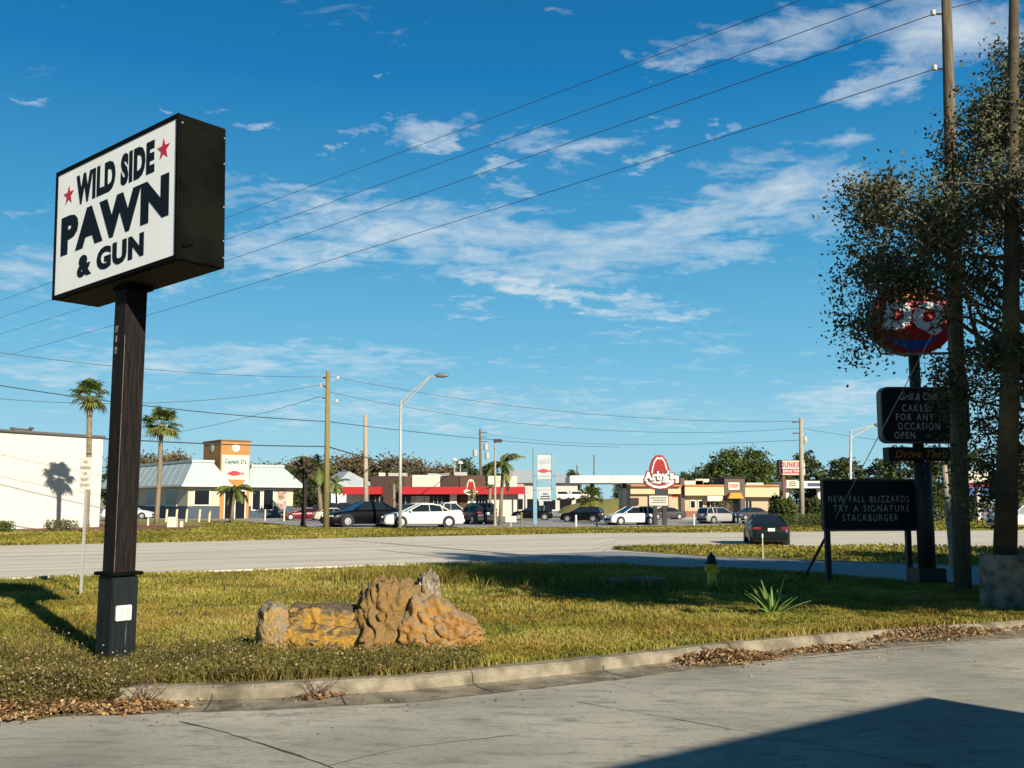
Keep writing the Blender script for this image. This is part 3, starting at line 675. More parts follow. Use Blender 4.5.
# ------------------------------------------------------------------ boulders
def boulder(nm, lab, c, dims, rz, m, seed, rough=.12, pits=.5, sub=6, shape=None):
    bm = bmesh.new(); bmesh.ops.create_icosphere(bm, subdivisions=sub, radius=1)
    off = Vector((seed*7.1, seed*3.3, seed*1.7))
    for v in bm.verts:
        p = v.co.copy()
        # squarer than a ball
        k = max(abs(p.x), abs(p.y), abs(p.z)); p = p.lerp(p/k*.86, .40)
        w = 1+.20*mnoise.noise(p*1.1+off)+rough*mnoise.fractal(p*2.6+off, 1.0, 2.0, 5)
        rid = 1-abs(mnoise.noise(p*2.3+off*2)); w -= pits*1.6*max(0, rid-.90)
        w += .035*mnoise.noise(p*7+off)+.030*abs(mnoise.noise(p*13+off))+.012*mnoise.noise(p*27+off)
        w -= .10*max(0, mnoise.noise(p*5.5+off*3)-.25)
        p = p*w
        if shape: p = shape(p)
        v.co = Vector((p.x*dims[0]/2, p.y*dims[1]/2, max(p.z, -.8)*dims[2]/2))
    me = bpy.data.meshes.new(nm); bm.to_mesh(me); bm.free(); me.materials.append(m)
    o = bpy.data.objects.new(nm, me); C.objects.link(o); o.location = c; o.rotation_euler = (0, 0, rz)
    for p_ in me.polygons: p_.use_smooth = True
    return tag(o, lab, 'boulder', 'rocks grouped on the lawn')
def rock_mat(name, top, side, pale, s=1.0):
    m = mat(name, side, .95, bump=1.0, bscale=11); nt = m.node_tree; N = nt.nodes; L = nt.links; b = N['Principled BSDF']
    tc = N.new('ShaderNodeTexCoord')
    n1 = N.new('ShaderNodeTexNoise'); n1.inputs['Scale'].default_value = 2.2*s; n1.inputs['Detail'].default_value = 8; n1.inputs['Roughness'].default_value = .7; L.new(tc.outputs['Object'], n1.inputs['Vector'])
    n2 = N.new('ShaderNodeTexNoise'); n2.inputs['Scale'].default_value = 6*s; n2.inputs['Detail'].default_value = 9; n2.inputs['Roughness'].default_value = .75; n2.inputs['Distortion'].default_value = .8; L.new(tc.outputs['Object'], n2.inputs['Vector'])
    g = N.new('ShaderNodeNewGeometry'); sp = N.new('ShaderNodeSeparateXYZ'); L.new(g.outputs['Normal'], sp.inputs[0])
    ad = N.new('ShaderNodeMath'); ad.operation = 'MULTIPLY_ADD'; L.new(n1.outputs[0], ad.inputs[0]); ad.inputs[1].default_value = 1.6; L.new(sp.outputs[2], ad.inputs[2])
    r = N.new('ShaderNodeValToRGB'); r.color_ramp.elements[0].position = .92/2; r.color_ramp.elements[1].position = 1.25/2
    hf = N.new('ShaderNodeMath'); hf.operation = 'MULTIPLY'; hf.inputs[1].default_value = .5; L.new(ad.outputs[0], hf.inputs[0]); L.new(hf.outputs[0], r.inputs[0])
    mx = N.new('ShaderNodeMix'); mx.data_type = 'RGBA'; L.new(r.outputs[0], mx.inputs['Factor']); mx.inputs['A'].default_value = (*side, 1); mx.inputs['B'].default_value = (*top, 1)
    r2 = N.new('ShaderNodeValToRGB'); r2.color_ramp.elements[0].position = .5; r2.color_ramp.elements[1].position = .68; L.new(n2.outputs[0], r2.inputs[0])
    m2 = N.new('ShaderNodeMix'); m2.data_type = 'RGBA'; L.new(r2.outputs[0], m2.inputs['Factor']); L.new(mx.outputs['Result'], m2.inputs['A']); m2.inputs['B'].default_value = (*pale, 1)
    r3 = N.new('ShaderNodeValToRGB'); r3.color_ramp.elements[0].position = .30; r3.color_ramp.elements[1].position = .42; r3.color_ramp.elements[0].color = (.25, .2, .16, 1); L.new(n2.outputs[0], r3.inputs[0])
    m3 = N.new('ShaderNodeMix'); m3.data_type = 'RGBA'; m3.blend_type = 'MULTIPLY'; m3.inputs['Factor'].default_value = 1; L.new(m2.outputs['Result'], m3.inputs['A']); L.new(r3.outputs[0], m3.inputs['B'])
    L.new(m3.outputs['Result'], b.inputs['Base Color']); return m
rm1 = rock_mat('boulder_ochre', (.085, .065, .04), (.42, .235, .035), (.22, .17, .09))  # dark brown on upward faces, ochre on the sides
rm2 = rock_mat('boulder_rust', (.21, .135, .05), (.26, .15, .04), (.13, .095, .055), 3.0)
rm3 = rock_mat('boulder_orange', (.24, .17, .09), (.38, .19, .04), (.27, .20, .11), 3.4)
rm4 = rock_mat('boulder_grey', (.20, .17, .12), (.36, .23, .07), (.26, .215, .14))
RY = 1560/(646-502)
def rc(px, Y): v = GY(px, Y, .1); return v
def slab_shape(p): return Vector((p.x, p.y, p.z*(1-.12*p.x)))
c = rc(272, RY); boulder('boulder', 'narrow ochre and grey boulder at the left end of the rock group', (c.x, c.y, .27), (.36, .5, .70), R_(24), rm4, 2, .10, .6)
c = rc(330, RY+.05); boulder('boulder', 'long low yellow boulder with a dark top', (c.x, c.y, .27), (1.06, .60, .68), R_(-4), rm1, 3, .09, .5, shape=slab_shape)
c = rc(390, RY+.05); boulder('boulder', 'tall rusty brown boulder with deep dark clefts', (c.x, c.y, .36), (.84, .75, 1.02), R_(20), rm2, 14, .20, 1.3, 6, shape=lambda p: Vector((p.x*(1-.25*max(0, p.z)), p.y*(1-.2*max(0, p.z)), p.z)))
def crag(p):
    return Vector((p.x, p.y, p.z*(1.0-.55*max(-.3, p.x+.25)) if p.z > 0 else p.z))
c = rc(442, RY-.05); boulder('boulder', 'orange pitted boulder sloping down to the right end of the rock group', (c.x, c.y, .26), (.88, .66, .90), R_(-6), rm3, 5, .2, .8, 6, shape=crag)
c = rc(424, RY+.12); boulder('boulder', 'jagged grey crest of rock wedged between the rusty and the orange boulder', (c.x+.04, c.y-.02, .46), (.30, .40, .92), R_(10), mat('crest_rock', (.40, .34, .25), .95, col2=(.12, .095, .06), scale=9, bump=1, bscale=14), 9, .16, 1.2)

# ------------------------------------------------------------------ right side: signs, poles, oak
m_wood = mat('pole_wood', (.17, .135, .085), .95, col2=(.06, .045, .03), scale=6, stretch=(5, 5, .25), bump=.4, bscale=14)
m_woodg = mat('pole_wood_green', (.22, .18, .065), .9, col2=(.15, .12, .05), scale=5, stretch=(4, 4, .3), bump=.3)
m_cpole = mat('pole_concrete', (.33, .285, .21), .9, col2=(.27, .23, .17), scale=3)
m_letter = mat('changeable_letter', (.42, .43, .40), .6)
m_board = mat('board_black', (.012, .013, .015), .6, spec=.2)
m_steel = mat('dark_steel', (.022, .020, .018), .6, col2=(.035, .03, .026), scale=6, bump=.2)
# black reader board
bY = 1650/(582-502); bp_ = GY(829, bY, 0)
rb = thing('reader_board', 'low black board on two posts with three rows of pale letters, left of the pylon', 'sign', (bp_.x, bp_.y, .02), R_(3))
zt, zb = zat(481, bY), zat(531, bY); xl, xr = GY(822, bY, 1.5).x-bp_.x, GY(917, bY, 1.5).x-bp_.x
pn = MB().box(((xl+xr)/2, 0, (zt+zb)/2), (xr-xl, .16, zt-zb)).build('panel', m_board, rb, bevel=.01)
s = MB()
for z in (zt, zb): s.box(((xl+xr)/2, -.085, z), (xr-xl+.03, .03, .035))
for x in (xl, xr): s.box((x, -.085, (zt+zb)/2), (.03, .03, zt-zb-.04))
s.build('frame', mat('frame_dark', (.06, .06, .055), .5), pn)
for k, (t, x0, x1) in enumerate((('NEW FALL BLIZZARDS', 827, 909), ('TRY A SIGNATURE', 832, 909), ('STACKBURGER', 841, 897))):
    z = zat(500+9.3*k, bY); a, b = GY(x0, bY, 1.6).x-bp_.x, GY(x1, bY, 1.6).x-bp_.x
    text('lettering', t, .135, m_letter, pn, ((a+b)/2, -.0805, z), width=b-a, bold=-.002, depth=.003, spacing=1.35)
for x in (829, 912): MB().box((GY(x, bY, 0).x-bp_.x, .0, zb/2), (.10, .10, zb)).build('post', m_steel, rb)
# restaurant pylon with red oval, reader board and drive-through box
dY = 20.4; dp = GY(928, dY, 0)
dq = thing('restaurant_pylon_sign', 'tall pylon sign with a red oval on top and a black letter board below it', 'sign', (dp.x, dp.y, 0), R_(4))
def dx(px, z=3): return GY(px, dY, z).x-dp.x
MB().box((0, 0, .17), (.56, .5, .34)).build('base', m_steel, dq, bevel=.02)
MB().tube([(0, 0, .34), (0, 0, zat(462, dY))], .17, 14).build('pole', m_steel, dq, smooth=True)
MB().tube([(dx(920), .1, zat(462, dY)), (dx(920), .1, zat(345, dY))], .11, 12).build('upper_pole', m_steel, dq, smooth=True)
# oval
oz0, oz1 = zat(357, dY), zat(287, dY); ox0, ox1 = dx(865, 4.5), dx(951, 4.5); cx, cz, rx_, rz_ = (ox0+ox1)/2, (oz0+oz1)/2, (ox1-ox0)/2, (oz1-oz0)/2
def oval(kx, kz, cx_, cz_, y0, y1, a0=0, a1=2*math.pi, n=48):
    return MB().prism([(cx_+kx*math.cos(a0+(a1-a0)*k/n)*(1-.0*abs(math.sin(a0+(a1-a0)*k/n))), cz_+kz*math.sin(a0+(a1-a0)*k/n)) for k in range(n)], y0, y1)
ov = oval(rx_, rz_, cx, cz, -.28, -.02).build('oval_cabinet', mat('cabinet_grey', (.10, .11, .12), .5), dq)
oval(rx_*.97, rz_*.97, cx, cz, -.30, -.281).build('oval_face', mat('sign_red_face', (.50, .012, .015), .45), ov)
def crescent(m, nm, z_lo, z_hi, k0, k1, x0, x1, up):
    pts = []; n = 24
    for i in range(n+1): t = i/n; x = x0+(x1-x0)*t; pts.append((x, z_lo+k0*math.sin(math.pi*t)))
    for i in range(n, -1, -1): t = i/n; x = x0+(x1-x0)*t; pts.append((x, z_lo+(k1)*math.sin(math.pi*t)))
    MB().prism(pts, -.312, -.301).build(nm, m, ov)
crescent(mat('swoosh_orange', (.75, .28, .03), .5), 'upper_swoosh', cz+rz_*.52, 0, .05, .27, cx-rx_*.62, cx+rx_*.62, 1)
crescent(mat('swoosh_blue', (.02, .08, .35), .5), 'lower_swoosh', cz-rz_*.50, 0, -.07, -.27, cx-rx_*.70, cx+rx_*.60, 0)
text('lettering', 'DQ', rz_*.95, mat('letter_white', (.8, .8, .78), .5), ov, (cx, -.301, cz+.02), width=rx_*1.5, bold=.07, shear=.2, depth=.012)
# letter board with rounded corners
gz0, gz1 = zat(443, dY), zat(389, dY); gx0, gx1 = dx(877, 3), dx(966, 3); r_ = .16; pts = []
for (qx, qz, a0) in ((gx1-r_, gz1-r_, 0), (gx0+r_, gz1-r_, 90), (gx0+r_, gz0+r_, 180), (gx1-r_, gz0+r_, 270)):
    for k in range(7): a = R_(a0+15*k); pts.append((qx+r_*math.cos(a), qz+r_*math.sin(a)))
gb = MB().prism(pts, -.2, -.02).build('letter_board', m_board, dq)
pc = [((p[0]-(gx0+gx1)/2)*1.02+(gx0+gx1)/2, (p[1]-(gz0+gz1)/2)*1.03+(gz0+gz1)/2) for p in pts]
s = MB(); n = len(pts)
for i in range(n):
    j = (i+1) % n; s.add([(pts[i][0]*.985+(gx0+gx1)/2*.015, -.215, pts[i][1]*.985+(gz0+gz1)/2*.015), (pts[j][0]*.985+(gx0+gx1)/2*.015, -.215, pts[j][1]*.985+(gz0+gz1)/2*.015), (pc[j][0], -.215, pc[j][1]), (pc[i][0], -.215, pc[i][1]),
      (pc[i][0], -.02, pc[i][1]), (pc[j][0], -.02, pc[j][1])], [(0, 1, 2, 3), (3, 2, 5, 4)])
s.build('frame', mat('frame_silver', (.12, .13, .13), .6), gb)
m_dim = mat('dim_letter', (.42, .40, .36), .5)
text('lettering', 'Grill & Chill', .15, m_letter, gb, ((dx(896)+dx(935))/2, -.2005, zat(397.5, dY)), width=dx(935)-dx(896), bold=.01, shear=.3)
for k, (t, x0, x1) in enumerate((('CAKES', 898, 924), ('FOR ANY', 891.5, 930), ('OCCASION', 893, 936), ('OPEN', 889, 910))):
    text('lettering', t, .145, m_letter, gb, ((dx(x0)+dx(x1))/2, -.2005, zat(409+9*k, dY)), width=dx(x1)-dx(x0), bold=0.01, spacing=1.3)
tz0, tz1 = zat(461, dY), zat(447.5, dY); tx0, tx1 = dx(885, 2.5), dx(951, 2.5)
tb = MB().box(((tx0+tx1)/2, 0, (tz0+tz1)/2), (tx1-tx0, .3, tz1-tz0)).build('drive_box', m_board, dq, bevel=.01)
text('lettering', 'Drive Thru', .15, mat('letter_orange', (.40, .13, .02), .6), tb, ((dx(890)+dx(944))/2, -.1505, (tz0+tz1)/2), width=dx(944)-dx(890), bold=.02, shear=.3)
s = MB().tube([(tx0+.12, 0, tz0), (tx0+.12, 0, tz0-.08)], .03, 6).build('bracket', m_steel, tb)
# big timber utility pole
uY = 1650/(590-502); ub = GY(963, uY, 0); ut = P(946.5, 6, uY); utop = ub.lerp(ut, 1.22)
up_ = thing('utility_pole', 'tall weathered timber utility pole standing beside the black pylon sign', 'utility pole', (ub.x, ub.y, 0))
def upt(z): return ub.lerp(utop, z/utop.z)
MB().tube([upt(0)-ub, upt(3)-ub, upt(6)-ub, upt(9)-ub, upt(utop.z)-ub], [.158, .15, .135, .11, .075], 16).build('pole', m_wood, up_, smooth=True)
m_ins = mat('insulator', (.55, .52, .50), .3)
att = []
for pyy in (14, 69):
    z = zat(pyy, uY); q_ = upt(z)-ub; att.append(upt(z)+Vector((-.26, 0, 0)))
    MB().tube([q_+Vector((-.05, 0, 0)), q_+Vector((-.30, 0, 0))], .02, 6).build('bracket', m_steel, up_)
    MB().lathe([(.02, -.05), (.055, -.04), (.04, -.01), (.055, 0), (.04, .03), (.055, .04), (.02, .06)], tuple(q_+Vector((-.27, 0, .02))), 10).build('insulator', m_ins, up_, smooth=True)
for z in (12.1, 13.0): att.append(upt(z)+Vector((-.1, 0, 0)))
gA = G(802, 581, .02); gB = upt(zat(292, uY))
gw = thing('guy_wire', 'diagonal steel guy wire running down past the black letter board', 'guy wire', (gA.x, gA.y, 0)); MB().tube([(0, 0, .0), gB-gA+Vector((0, 0, gA.z))], .009, 5).build('cable', m_galv, gw)
d_ = (gB-gA); MB().tube([(0, 0, 0), d_*.19], .03, 8).build('guard', m_steel, gw)
gs = GY(953, 25, 0); q1 = thing('leaning_pipe', 'pale leaning pipe guard just left of the timber utility pole', 'pipe', (gs.x, gs.y, 0)); MB().tube([(0, 0, 0), (P(944, 465, 25)-gs)], .07, 10).build('pipe', m_cpole, q1)
# dark pole on concrete footing
cY = 1650/(613-502); cp = GY(1008, cY, 0)
cf = thing('footed_pole', 'thick dark pole set in a tall stained concrete footing at the right edge', 'pole', (cp.x, cp.y, 0), R_(-25))
MB().lathe([(.36, -.03), (.36, .2), (.355, .6), (.345, .86), (.33, .89), (.0, .89)], n=28).build('footing', mat('footing_concrete', (.30, .26, .19), .95, col2=(.20, .17, .12), scale=4, bump=.5, col3=(.10, .085, .06), scale3=6), cf, smooth=False)
ctop = Matrix.Rotation(R_(25), 3, 'Z') @ (P(1014, 0, cY)-cp); MB().tube([Vector((0, 0, .80)), ctop*.4, ctop*.75, ctop*1.15], [.165, .13, .09, .06], 16).build('pole', mat('pole_bark', (.07, .052, .028), .85, col2=(.02, .016, .012), scale=2, bump=.3, col3=(.13, .10, .04), scale3=.8), cf, smooth=True)

# trees ---------------------------------------------------------------
def oak(name, lab, base, attract, hubs, nleaf, lsize, seed, group=None, trunk_r=.2, m_l=None, spread=.32, m_b=None, fork=.3, tw=.006):
    rr = np.random.default_rng(seed); base = Vector(base)
    t = thing(name, lab, 'tree', tuple(base), 0, group)
    A = attract-np.array(base); k = hubs; cen = A[rr.choice(len(A), k, replace=False)]
    for _ in range(6):
        lb = ((A[:, None]-cen[None])**2).sum(2).argmin(1)
        cen = np.array([A[lb == i].mean(0) if (lb == i).any() else cen[i] for i in range(k)])
    s = MB(); fz = A[:, 2].min()*(1-fork)+A[:, 2].mean()*fork
    top = A.mean(0); top[2] = A[:, 2].max()*.8
    tp = [Vector((0, 0, -.1)), Vector((.05, 0, fz*.5)), Vector((top[0]*.15, top[1]*.15, fz)), Vector((top[0]*.5, top[1]*.5, (fz+top[2])/2)), Vector(top)]
    s.tube(tp, [trunk_r*1.2, trunk_r, trunk_r*.85, trunk_r*.5, trunk_r*.15], 9)
    def jit(v, a): return v+Vector(rr.normal(size=3)*a)
    tips = []; hubsz = float(np.ptp(A[:, 2]))
    for i in range(k):
        h = Vector(cen[i]); f = rr.uniform(.15, .7); st = tp[2].lerp(tp[4], f*min(1, max(.1, h.z/max(.1, tp[4].z)))) if h.z > fz else tp[2]
        ms = [jit(st.lerp(h, f_), hubsz*.028) for f_ in (.2, .4, .6, .8)]; s.tube([st]+ms+[h], [trunk_r*q_ for q_ in (.24, .19, .15, .12, .09, .06)], 6)
        for j in np.nonzero(lb == i)[0]:
            e = Vector(A[j]); m2 = jit(h.lerp(e, .35), hubsz*.02); m3 = jit(h.lerp(e, .7), hubsz*.02); s.tube([h, m2, m3, e], [trunk_r*.06, max(tw, trunk_r*.04), tw, tw*.5], 4, caps=False)
            tips.append(A[j])
            for q in range(2): tips.append(np.array(h.lerp(e, rr.uniform(.4, .9)))+rr.normal(size=3)*spread*.6)
    s.build('trunk', m_b, t, smooth=True)
    tips = np.array(tips); idx = rr.integers(0, len(tips), nleaf)
    cl = rr.normal(size=(nleaf, 3))*spread*np.array([1, 1, .7])*(.4+rr.random((len(tips), 1))[idx])
    leaves('crown', tips[idx]+cl, lsize*rr.uniform(.6, 1.25, nleaf), m_l, rr, t, asp=.55, tint=np.clip(rr.random(len(tips))[idx]*.7+rr.random(nleaf)*.3, 0, 1))
    return t
m_oakleaf = attr_mat('oak_leaves', [(.026, .032, .013), (.055, .062, .028), (.10, .105, .05), (.19, .18, .10)], .7, .12)
m_bark = mat('bark', (.13, .10, .075), .95, col2=(.07, .055, .045), scale=8, bump=.6, stretch=(3, 3, 1))
m_barkpale = mat('twig_bark', (.20, .165, .12), .95, col2=(.10, .08, .06), scale=8)
ro = np.random.default_rng(8)
att_l = []
def ell(px, py, rx, ry, Y, ry_, n):
    c = P(px, py, Y)
    while n > 0:
        v = ro.uniform(-1, 1, 3)
        if (v**2).sum() < 1: att_l.append((c.x+v[0]*rx*Y/1000, Y+v[1]*ry_, c.z+v[2]*ry*Y/1000)); n -= 1
ell(900, 235, 66, 72, 15.2, 1.5, 105); ell(985, 215, 70, 110, 15.8, 1.8, 150); ell(1040, 140, 70, 105, 16, 1.8, 110); ell(975, 360, 50, 50, 15.6, 1.3, 34); ell(855, 300, 22, 60, 15.2, .8, 16)
ell(1010, 400, 50, 90, 15.5, 1.4, 60); ell(870, 335, 30, 40, 15.2, .8, 14); ell(1100, 300, 90, 200, 16.3, 2, 130); ell(1012, 95, 36, 55, 15.8, 1.2, 40); ell(985, 130, 40, 50, 15.6, 1.2, 26); ell(1215, 300, 110, 230, 15.2, 1.6, 190); ell(975, 480, 30, 60, 15.8, .8, 16); ell(860, 200, 22, 40, 15, .7, 14)
att_l = [a for k_, a in enumerate(att_l) if not (abs(512+a[0]/a[1]*1000*1.0-908) < 44 and 302 < 502-(a[2]-1.65)/a[1]*1000 < 365 and k_ % 3)]
ell(902, 292, 36, 12, 15.1, .6, 12); ell(880, 330, 12, 22, 15.1, .4, 5)
oak('oak_tree', 'sparse dark-leaved oak hanging over the red oval sign at the right', GY(1075, 16.6, 0), np.array(att_l), 50, 68000, .078, 5, None, .21, m_oakleaf, .17, m_barkpale)
# dense oaks further right, out of the frame, whose shade lies across the lawn and driveway
def crownpts(rx, ry, z0, z1, n, r_):
    o = []
    while len(o) < n:
        v = r_.uniform(-1, 1, 3)
        if .25 < (v**2).sum() < 1: o.append((v[0]*rx, v[1]*ry, (z0+z1)/2+v[2]*(z1-z0)/2))
    return np.array(o)
r1 = np.random.default_rng(21)
sh0 = oak('shade_oak', 'dense dark oak beyond the right edge of the picture', (0, 0, 0), crownpts(3.2, 3.0, 3.6, 8.8, 300, r1), 22, 19000, .30, 7, 'oaks shading the driveway', .28, m_oakleaf, .42, m_bark)
sh0.location = (12.9, 9.3, 0)
for (x, y, rz, sc, lab) in ((9.9, 9.2, .7, .98, 'dense oak nearest the right edge of the picture'), (12.8, 13.2, 5.2, 1.0, 'tallest dense oak beyond the right edge'), (17.5, 10.5, 1, 1.05, 'second dense oak beyond the right edge'), (17.0, 4.5, 2, 1.15, 'third dense oak beyond the right edge'), (22.5, 13, 3, 1.1, 'fourth dense oak beyond the right edge'), (22.5, 6.5, 4, 1.25, 'fifth dense oak beyond the right edge'), (29, 15, 5, 1.2, 'sixth dense oak beyond the right edge')):
    dup(sh0, (x, y, 0), rz, lab, scale=sc)

# ------------------------------------------------------------------ vehicles
m_glass = mat('car_glass', (.010, .016, .020), .06, spec=.9)
m_tyre = mat('tyre', (.012, .012, .012), .8); m_rim = mat('rim', (.45, .45, .45), .35, .7); m_trim = mat('dark_trim', (.015, .015, .016), .6)
m_lamp = mat('headlight', (.7, .7, .68), .15); m_tail = mat('taillight', (.20, .02, .025), .25); m_plate = mat('number_plate', (.65, .65, .60), .5); m_chrome = mat('chrome', (.6, .6, .6), .2, .9)
def paint(n, c): return mat('paint_'+n, c, .35, coat=.35 if max(c) > .1 else .12, spec=.3 if max(c) > .1 else .15)
SHAPES = {  # x positions from the rear (0) to the front (1): (x, top height) of the lower body, then the cabin
 'sedan': dict(L=4.85, Wd=1.82, body=[(0, .60), (.01, .90), (.04, .98), (.16, 1.0), (.28, .98), (.70, .96), (.86, .86), (.965, .74), (1, .52)], cab=[(.185, .98), (.315, 1.35), (.39, 1.43), (.53, 1.42), (.725, .95)], wb=(.20, .80), wr=.33, cl=.19),
 'suv': dict(L=4.65, Wd=1.86, body=[(0, .60), (.01, 1.02), (.05, 1.08), (.3, 1.08), (.72, 1.06), (.88, .98), (.965, .86), (1, .55)], cab=[(.012, 1.07), (.06, 1.55), (.16, 1.66), (.50, 1.64), (.74, 1.05)], wb=(.18, .81), wr=.37, cl=.22),
 'coupe': dict(L=4.6, Wd=1.8, body=[(0, .62), (.01, .90), (.16, .96), (.3, .94), (.66, .90), (.86, .80), (.965, .70), (1, .50)], cab=[(.10, .95), (.30, 1.30), (.40, 1.33), (.50, 1.31), (.70, .90)], wb=(.20, .81), wr=.33, cl=.18),
 'pickup': dict(L=5.6, Wd=1.95, body=[(0, .65), (.01, 1.10), (.40, 1.10), (.41, 1.12), (.72, 1.12), (.88, 1.06), (.975, .95), (1, .6)], cab=[(.385, 1.11), (.41, 1.66), (.44, 1.78), (.60, 1.76), (.74, 1.10)], wb=(.19, .82), wr=.40, cl=.28),
}
def car(name, lab, px, Y, heading, shape, m, cat='car', group=None, sc=1.0, z=.004, detail=2):
    S = SHAPES[shape]; L, Wd = S['L'], S['Wd']; b = GY(px, Y, z)
    r = thing(name, lab, cat, (b.x, b.y, z), R_(heading), group); r.scale = (sc,)*3
    X = lambda t: (t-.5)*L
    hb = lambda t: float(np.interp(t, [q[0] for q in S['body']], [q[1] for q in S['body']]))
    s = MB(); ts = sorted(set([q[0] for q in S['body']]+[.08, .2, .35, .45, .55, .65, .78, .92, .985])); n = 0; cl = S['cl']; hw = Wd/2
    ring = []
    for t in ts:
        k = 1-.16*max(0, (t-.86)/.14)**2-.15*max(0, (.10-t)/.10)**2; w = hw*k; top = hb(t)
        lo = cl+(.10 if t in (0, 1) else .03 if t in (.01, .985) else 0)
        crown = .03 if .1 < t < .97 else .01
        sec = [(-.0, lo), (w*.90, lo), (w*.985, lo+.10), (w, lo+(top-lo)*.55), (w*.985, lo+(top-lo)*.80), (w*.93, top-.03), (w*.80, top), (0, top+crown)]
        full = [(y, z_) for y, z_ in sec]+[(-y, z_) for y, z_ in reversed(sec[1:-1])]
        ring.append([(X(t), y, z_) for y, z_ in full]); n = len(full)
    for q in ring: s.v += q
    for i in range(len(ring)-1):
        for k in range(n): k2 = (k+1) % n; s.f.append((i*n+k, i*n+k2, (i+1)*n+k2, (i+1)*n+k))
    s.f.append(tuple(range(n))); s.f.append(tuple((len(ring)-1)*n+k for k in range(n)))
    body = s.build('body', m, r, smooth=False); 
    for p in body.data.polygons: p.use_smooth = len(p.vertices) == 4
    # cabin glass, then roof and pillars in body colour just outside it
    cb = S['cab']; s = MB(); bot = hw*.90; topw = hw*(.62 if shape in ('sedan', 'coupe') else .70)
    zmin, zmax = min(c[1] for c in cb), max(c[1] for c in cb)
    def half(z_): return bot+(topw-bot)*max(0, (z_-zmin))/(zmax-zmin)
    for sg_ in (1,):
        v = [(X(t), half(z_), z_) for t, z_ in cb]+[(X(t), -half(z_), z_) for t, z_ in cb]; k = len(cb); s.v = v
        s.f = [tuple(range(k)), tuple(reversed(range(k, 2*k)))]+[(i, k+i, k+i+1, i+1) for i in range(k-1)]
    cg = s.build('windows', m_glass, r)
    s = MB(); o = .012
    v = []
    for t, z_ in cb[1:-1]:
        e = .02
        for w in (-half(z_)-o, half(z_)+o): v.append((X(t), w, z_+o))
        for w in (-half(z_)-o*2.5, half(z_)+o*2.5): v.append((X(t), w, z_-.055))
    k = len(cb)-2; s.v = v
    for i in range(k-1):
        a = i*4; c_ = a+4; s.f += [(a, a+1, c_+1, c_), (a+1, a+3, c_+3, c_+1), (a, a+2, c_+2, c_)]
    s.f += [(0, 2, 3, 1), ((k-1)*4, (k-1)*4+1, (k-1)*4+3, (k-1)*4+2)]
    s.build('roof', m, r, bevel=.03)
    def pil(t0, z0, t1, z1, w_):
        for sg_ in (-1, 1):
            q = MB(); a = Vector((X(t0), sg_*(half(z0)+.004), z0)); b_ = Vector((X(t1), sg_*(half(z1)+.004), z1)); q.tube([a, b_], w_, 5); q.build('pillar', m, r)
    pil(cb[0][0], cb[0][1], cb[1][0], cb[1][1], .045); pil(cb[-1][0], cb[-1][1], cb[-2][0], cb[-2][1], .035)
    tm = (cb[1][0]+cb[-2][0])/2+.02; pil(tm-.005, zmin+.02, tm, zmax-.03, .022)
    if shape == 'suv': pil(.20, zmin+.02, .19, zmax-.03, .05)
    if shape == 'sedan': pil(.27, zmin+.02, .30, zmax-.06, .03)
    if shape == 'pickup': 
        MB().bx(X(.03), X(.375), -hw*.82, hw*.82, 1.115, 1.14).build('bed_cover', m_trim, r)
    for t in S['wb']:
        for sg_ in (-1, 1):
            y = sg_*(hw-.09); c_ = (X(t), 0, S['wr'])
            arch = MB().lathe([(S['wr']*1.17, sg_*(hw*.2)), (S['wr']*1.17, sg_*(hw+.004))], (X(t), 0, S['wr']+.01), 20, 'Y').build('wheel_arch', m_trim, r)
            w_ = bpy.data.objects.new('wheel', MB().lathe([(S['wr']*.9, -.10), (S['wr'], -.07), (S['wr'], .09), (S['wr']*.93, .112), (S['wr']*.66, .112)], (0, 0, 0), 20, 'Y').build('tmp', m_tyre).data)
            bpy.data.objects.remove(bpy.data.objects['tmp']); C.objects.link(w_); w_.parent = r; w_.location = (X(t), y, S['wr']); w_.scale = (1, sg_, 1)
            MB().lathe([(S['wr']*.66, .105), (S['wr']*.62, .119), (S['wr']*.2, .125), (.02, .13)], (0, 0, 0), 14, 'Y').build('rim', m_rim, w_)
    for sg_ in (-1, 1):
        y = sg_*hw*.66; zt_ = hb(.965); zr_ = hb(.01)
        MB().box((X(.972), y, zt_-.13), (.16, hw*.38, .13), rot=Matrix.Rotation(-sg_*-.18, 3, 'Z')).build('headlight', m_lamp, r, bevel=.02)
        MB().box((X(.012), y*1.08, zr_-.09), (.12, hw*.40, .12)).build('taillight', m_tail, r, bevel=.015)
        MB().box((X(cb[-1][0]-.045), sg_*(hw+.07), cb[-1][1]+.06), (.10, .16, .12)).build('wing_mirror', m, r, bevel=.02)
        for th in (.5,): MB().box((X(th), sg_*(hw+.003), .78), (.15, .02, .025)).build('door_handle', m_trim, r)
    MB().box((X(.992), 0, cl+.28), (.12, hw*1.2, .20)).build('grille', m_trim, r, bevel=.02)
    MB().box((X(-.002), 0, cl+.22), (.10, hw*1.72, .20)).build('rear_bumper', m_trim if shape == 'suv' else m, r, bevel=.04)
    MB().box((X(-.004), 0, hb(.01)-.16), (.05, .32, .14)).build('number_plate', m_plate, r)
    MB().box((X(.5), 0, cl+.02), (L*.9, Wd*.88, .10)).build('underbody', m_trim, r)
    return r
pw, pk, pd, pr, pg_, pb_, pcm = paint('white', (.56, .55, .51)), paint('black', (.003, .0035, .005)), paint('darkblue', (.004, .007, .016)), paint('red', (.14, .005, .007)), paint('silver', (.28, .28, .265)), paint('grey', (.05, .05, .055)), paint('cream', (.42, .40, .33))
car('sedan', 'dark sedan driving away on the highway, seen from behind', 766, 40.3, 82, 'sedan', paint('darkgreen', (.006, .011, .012)), sc=.81)
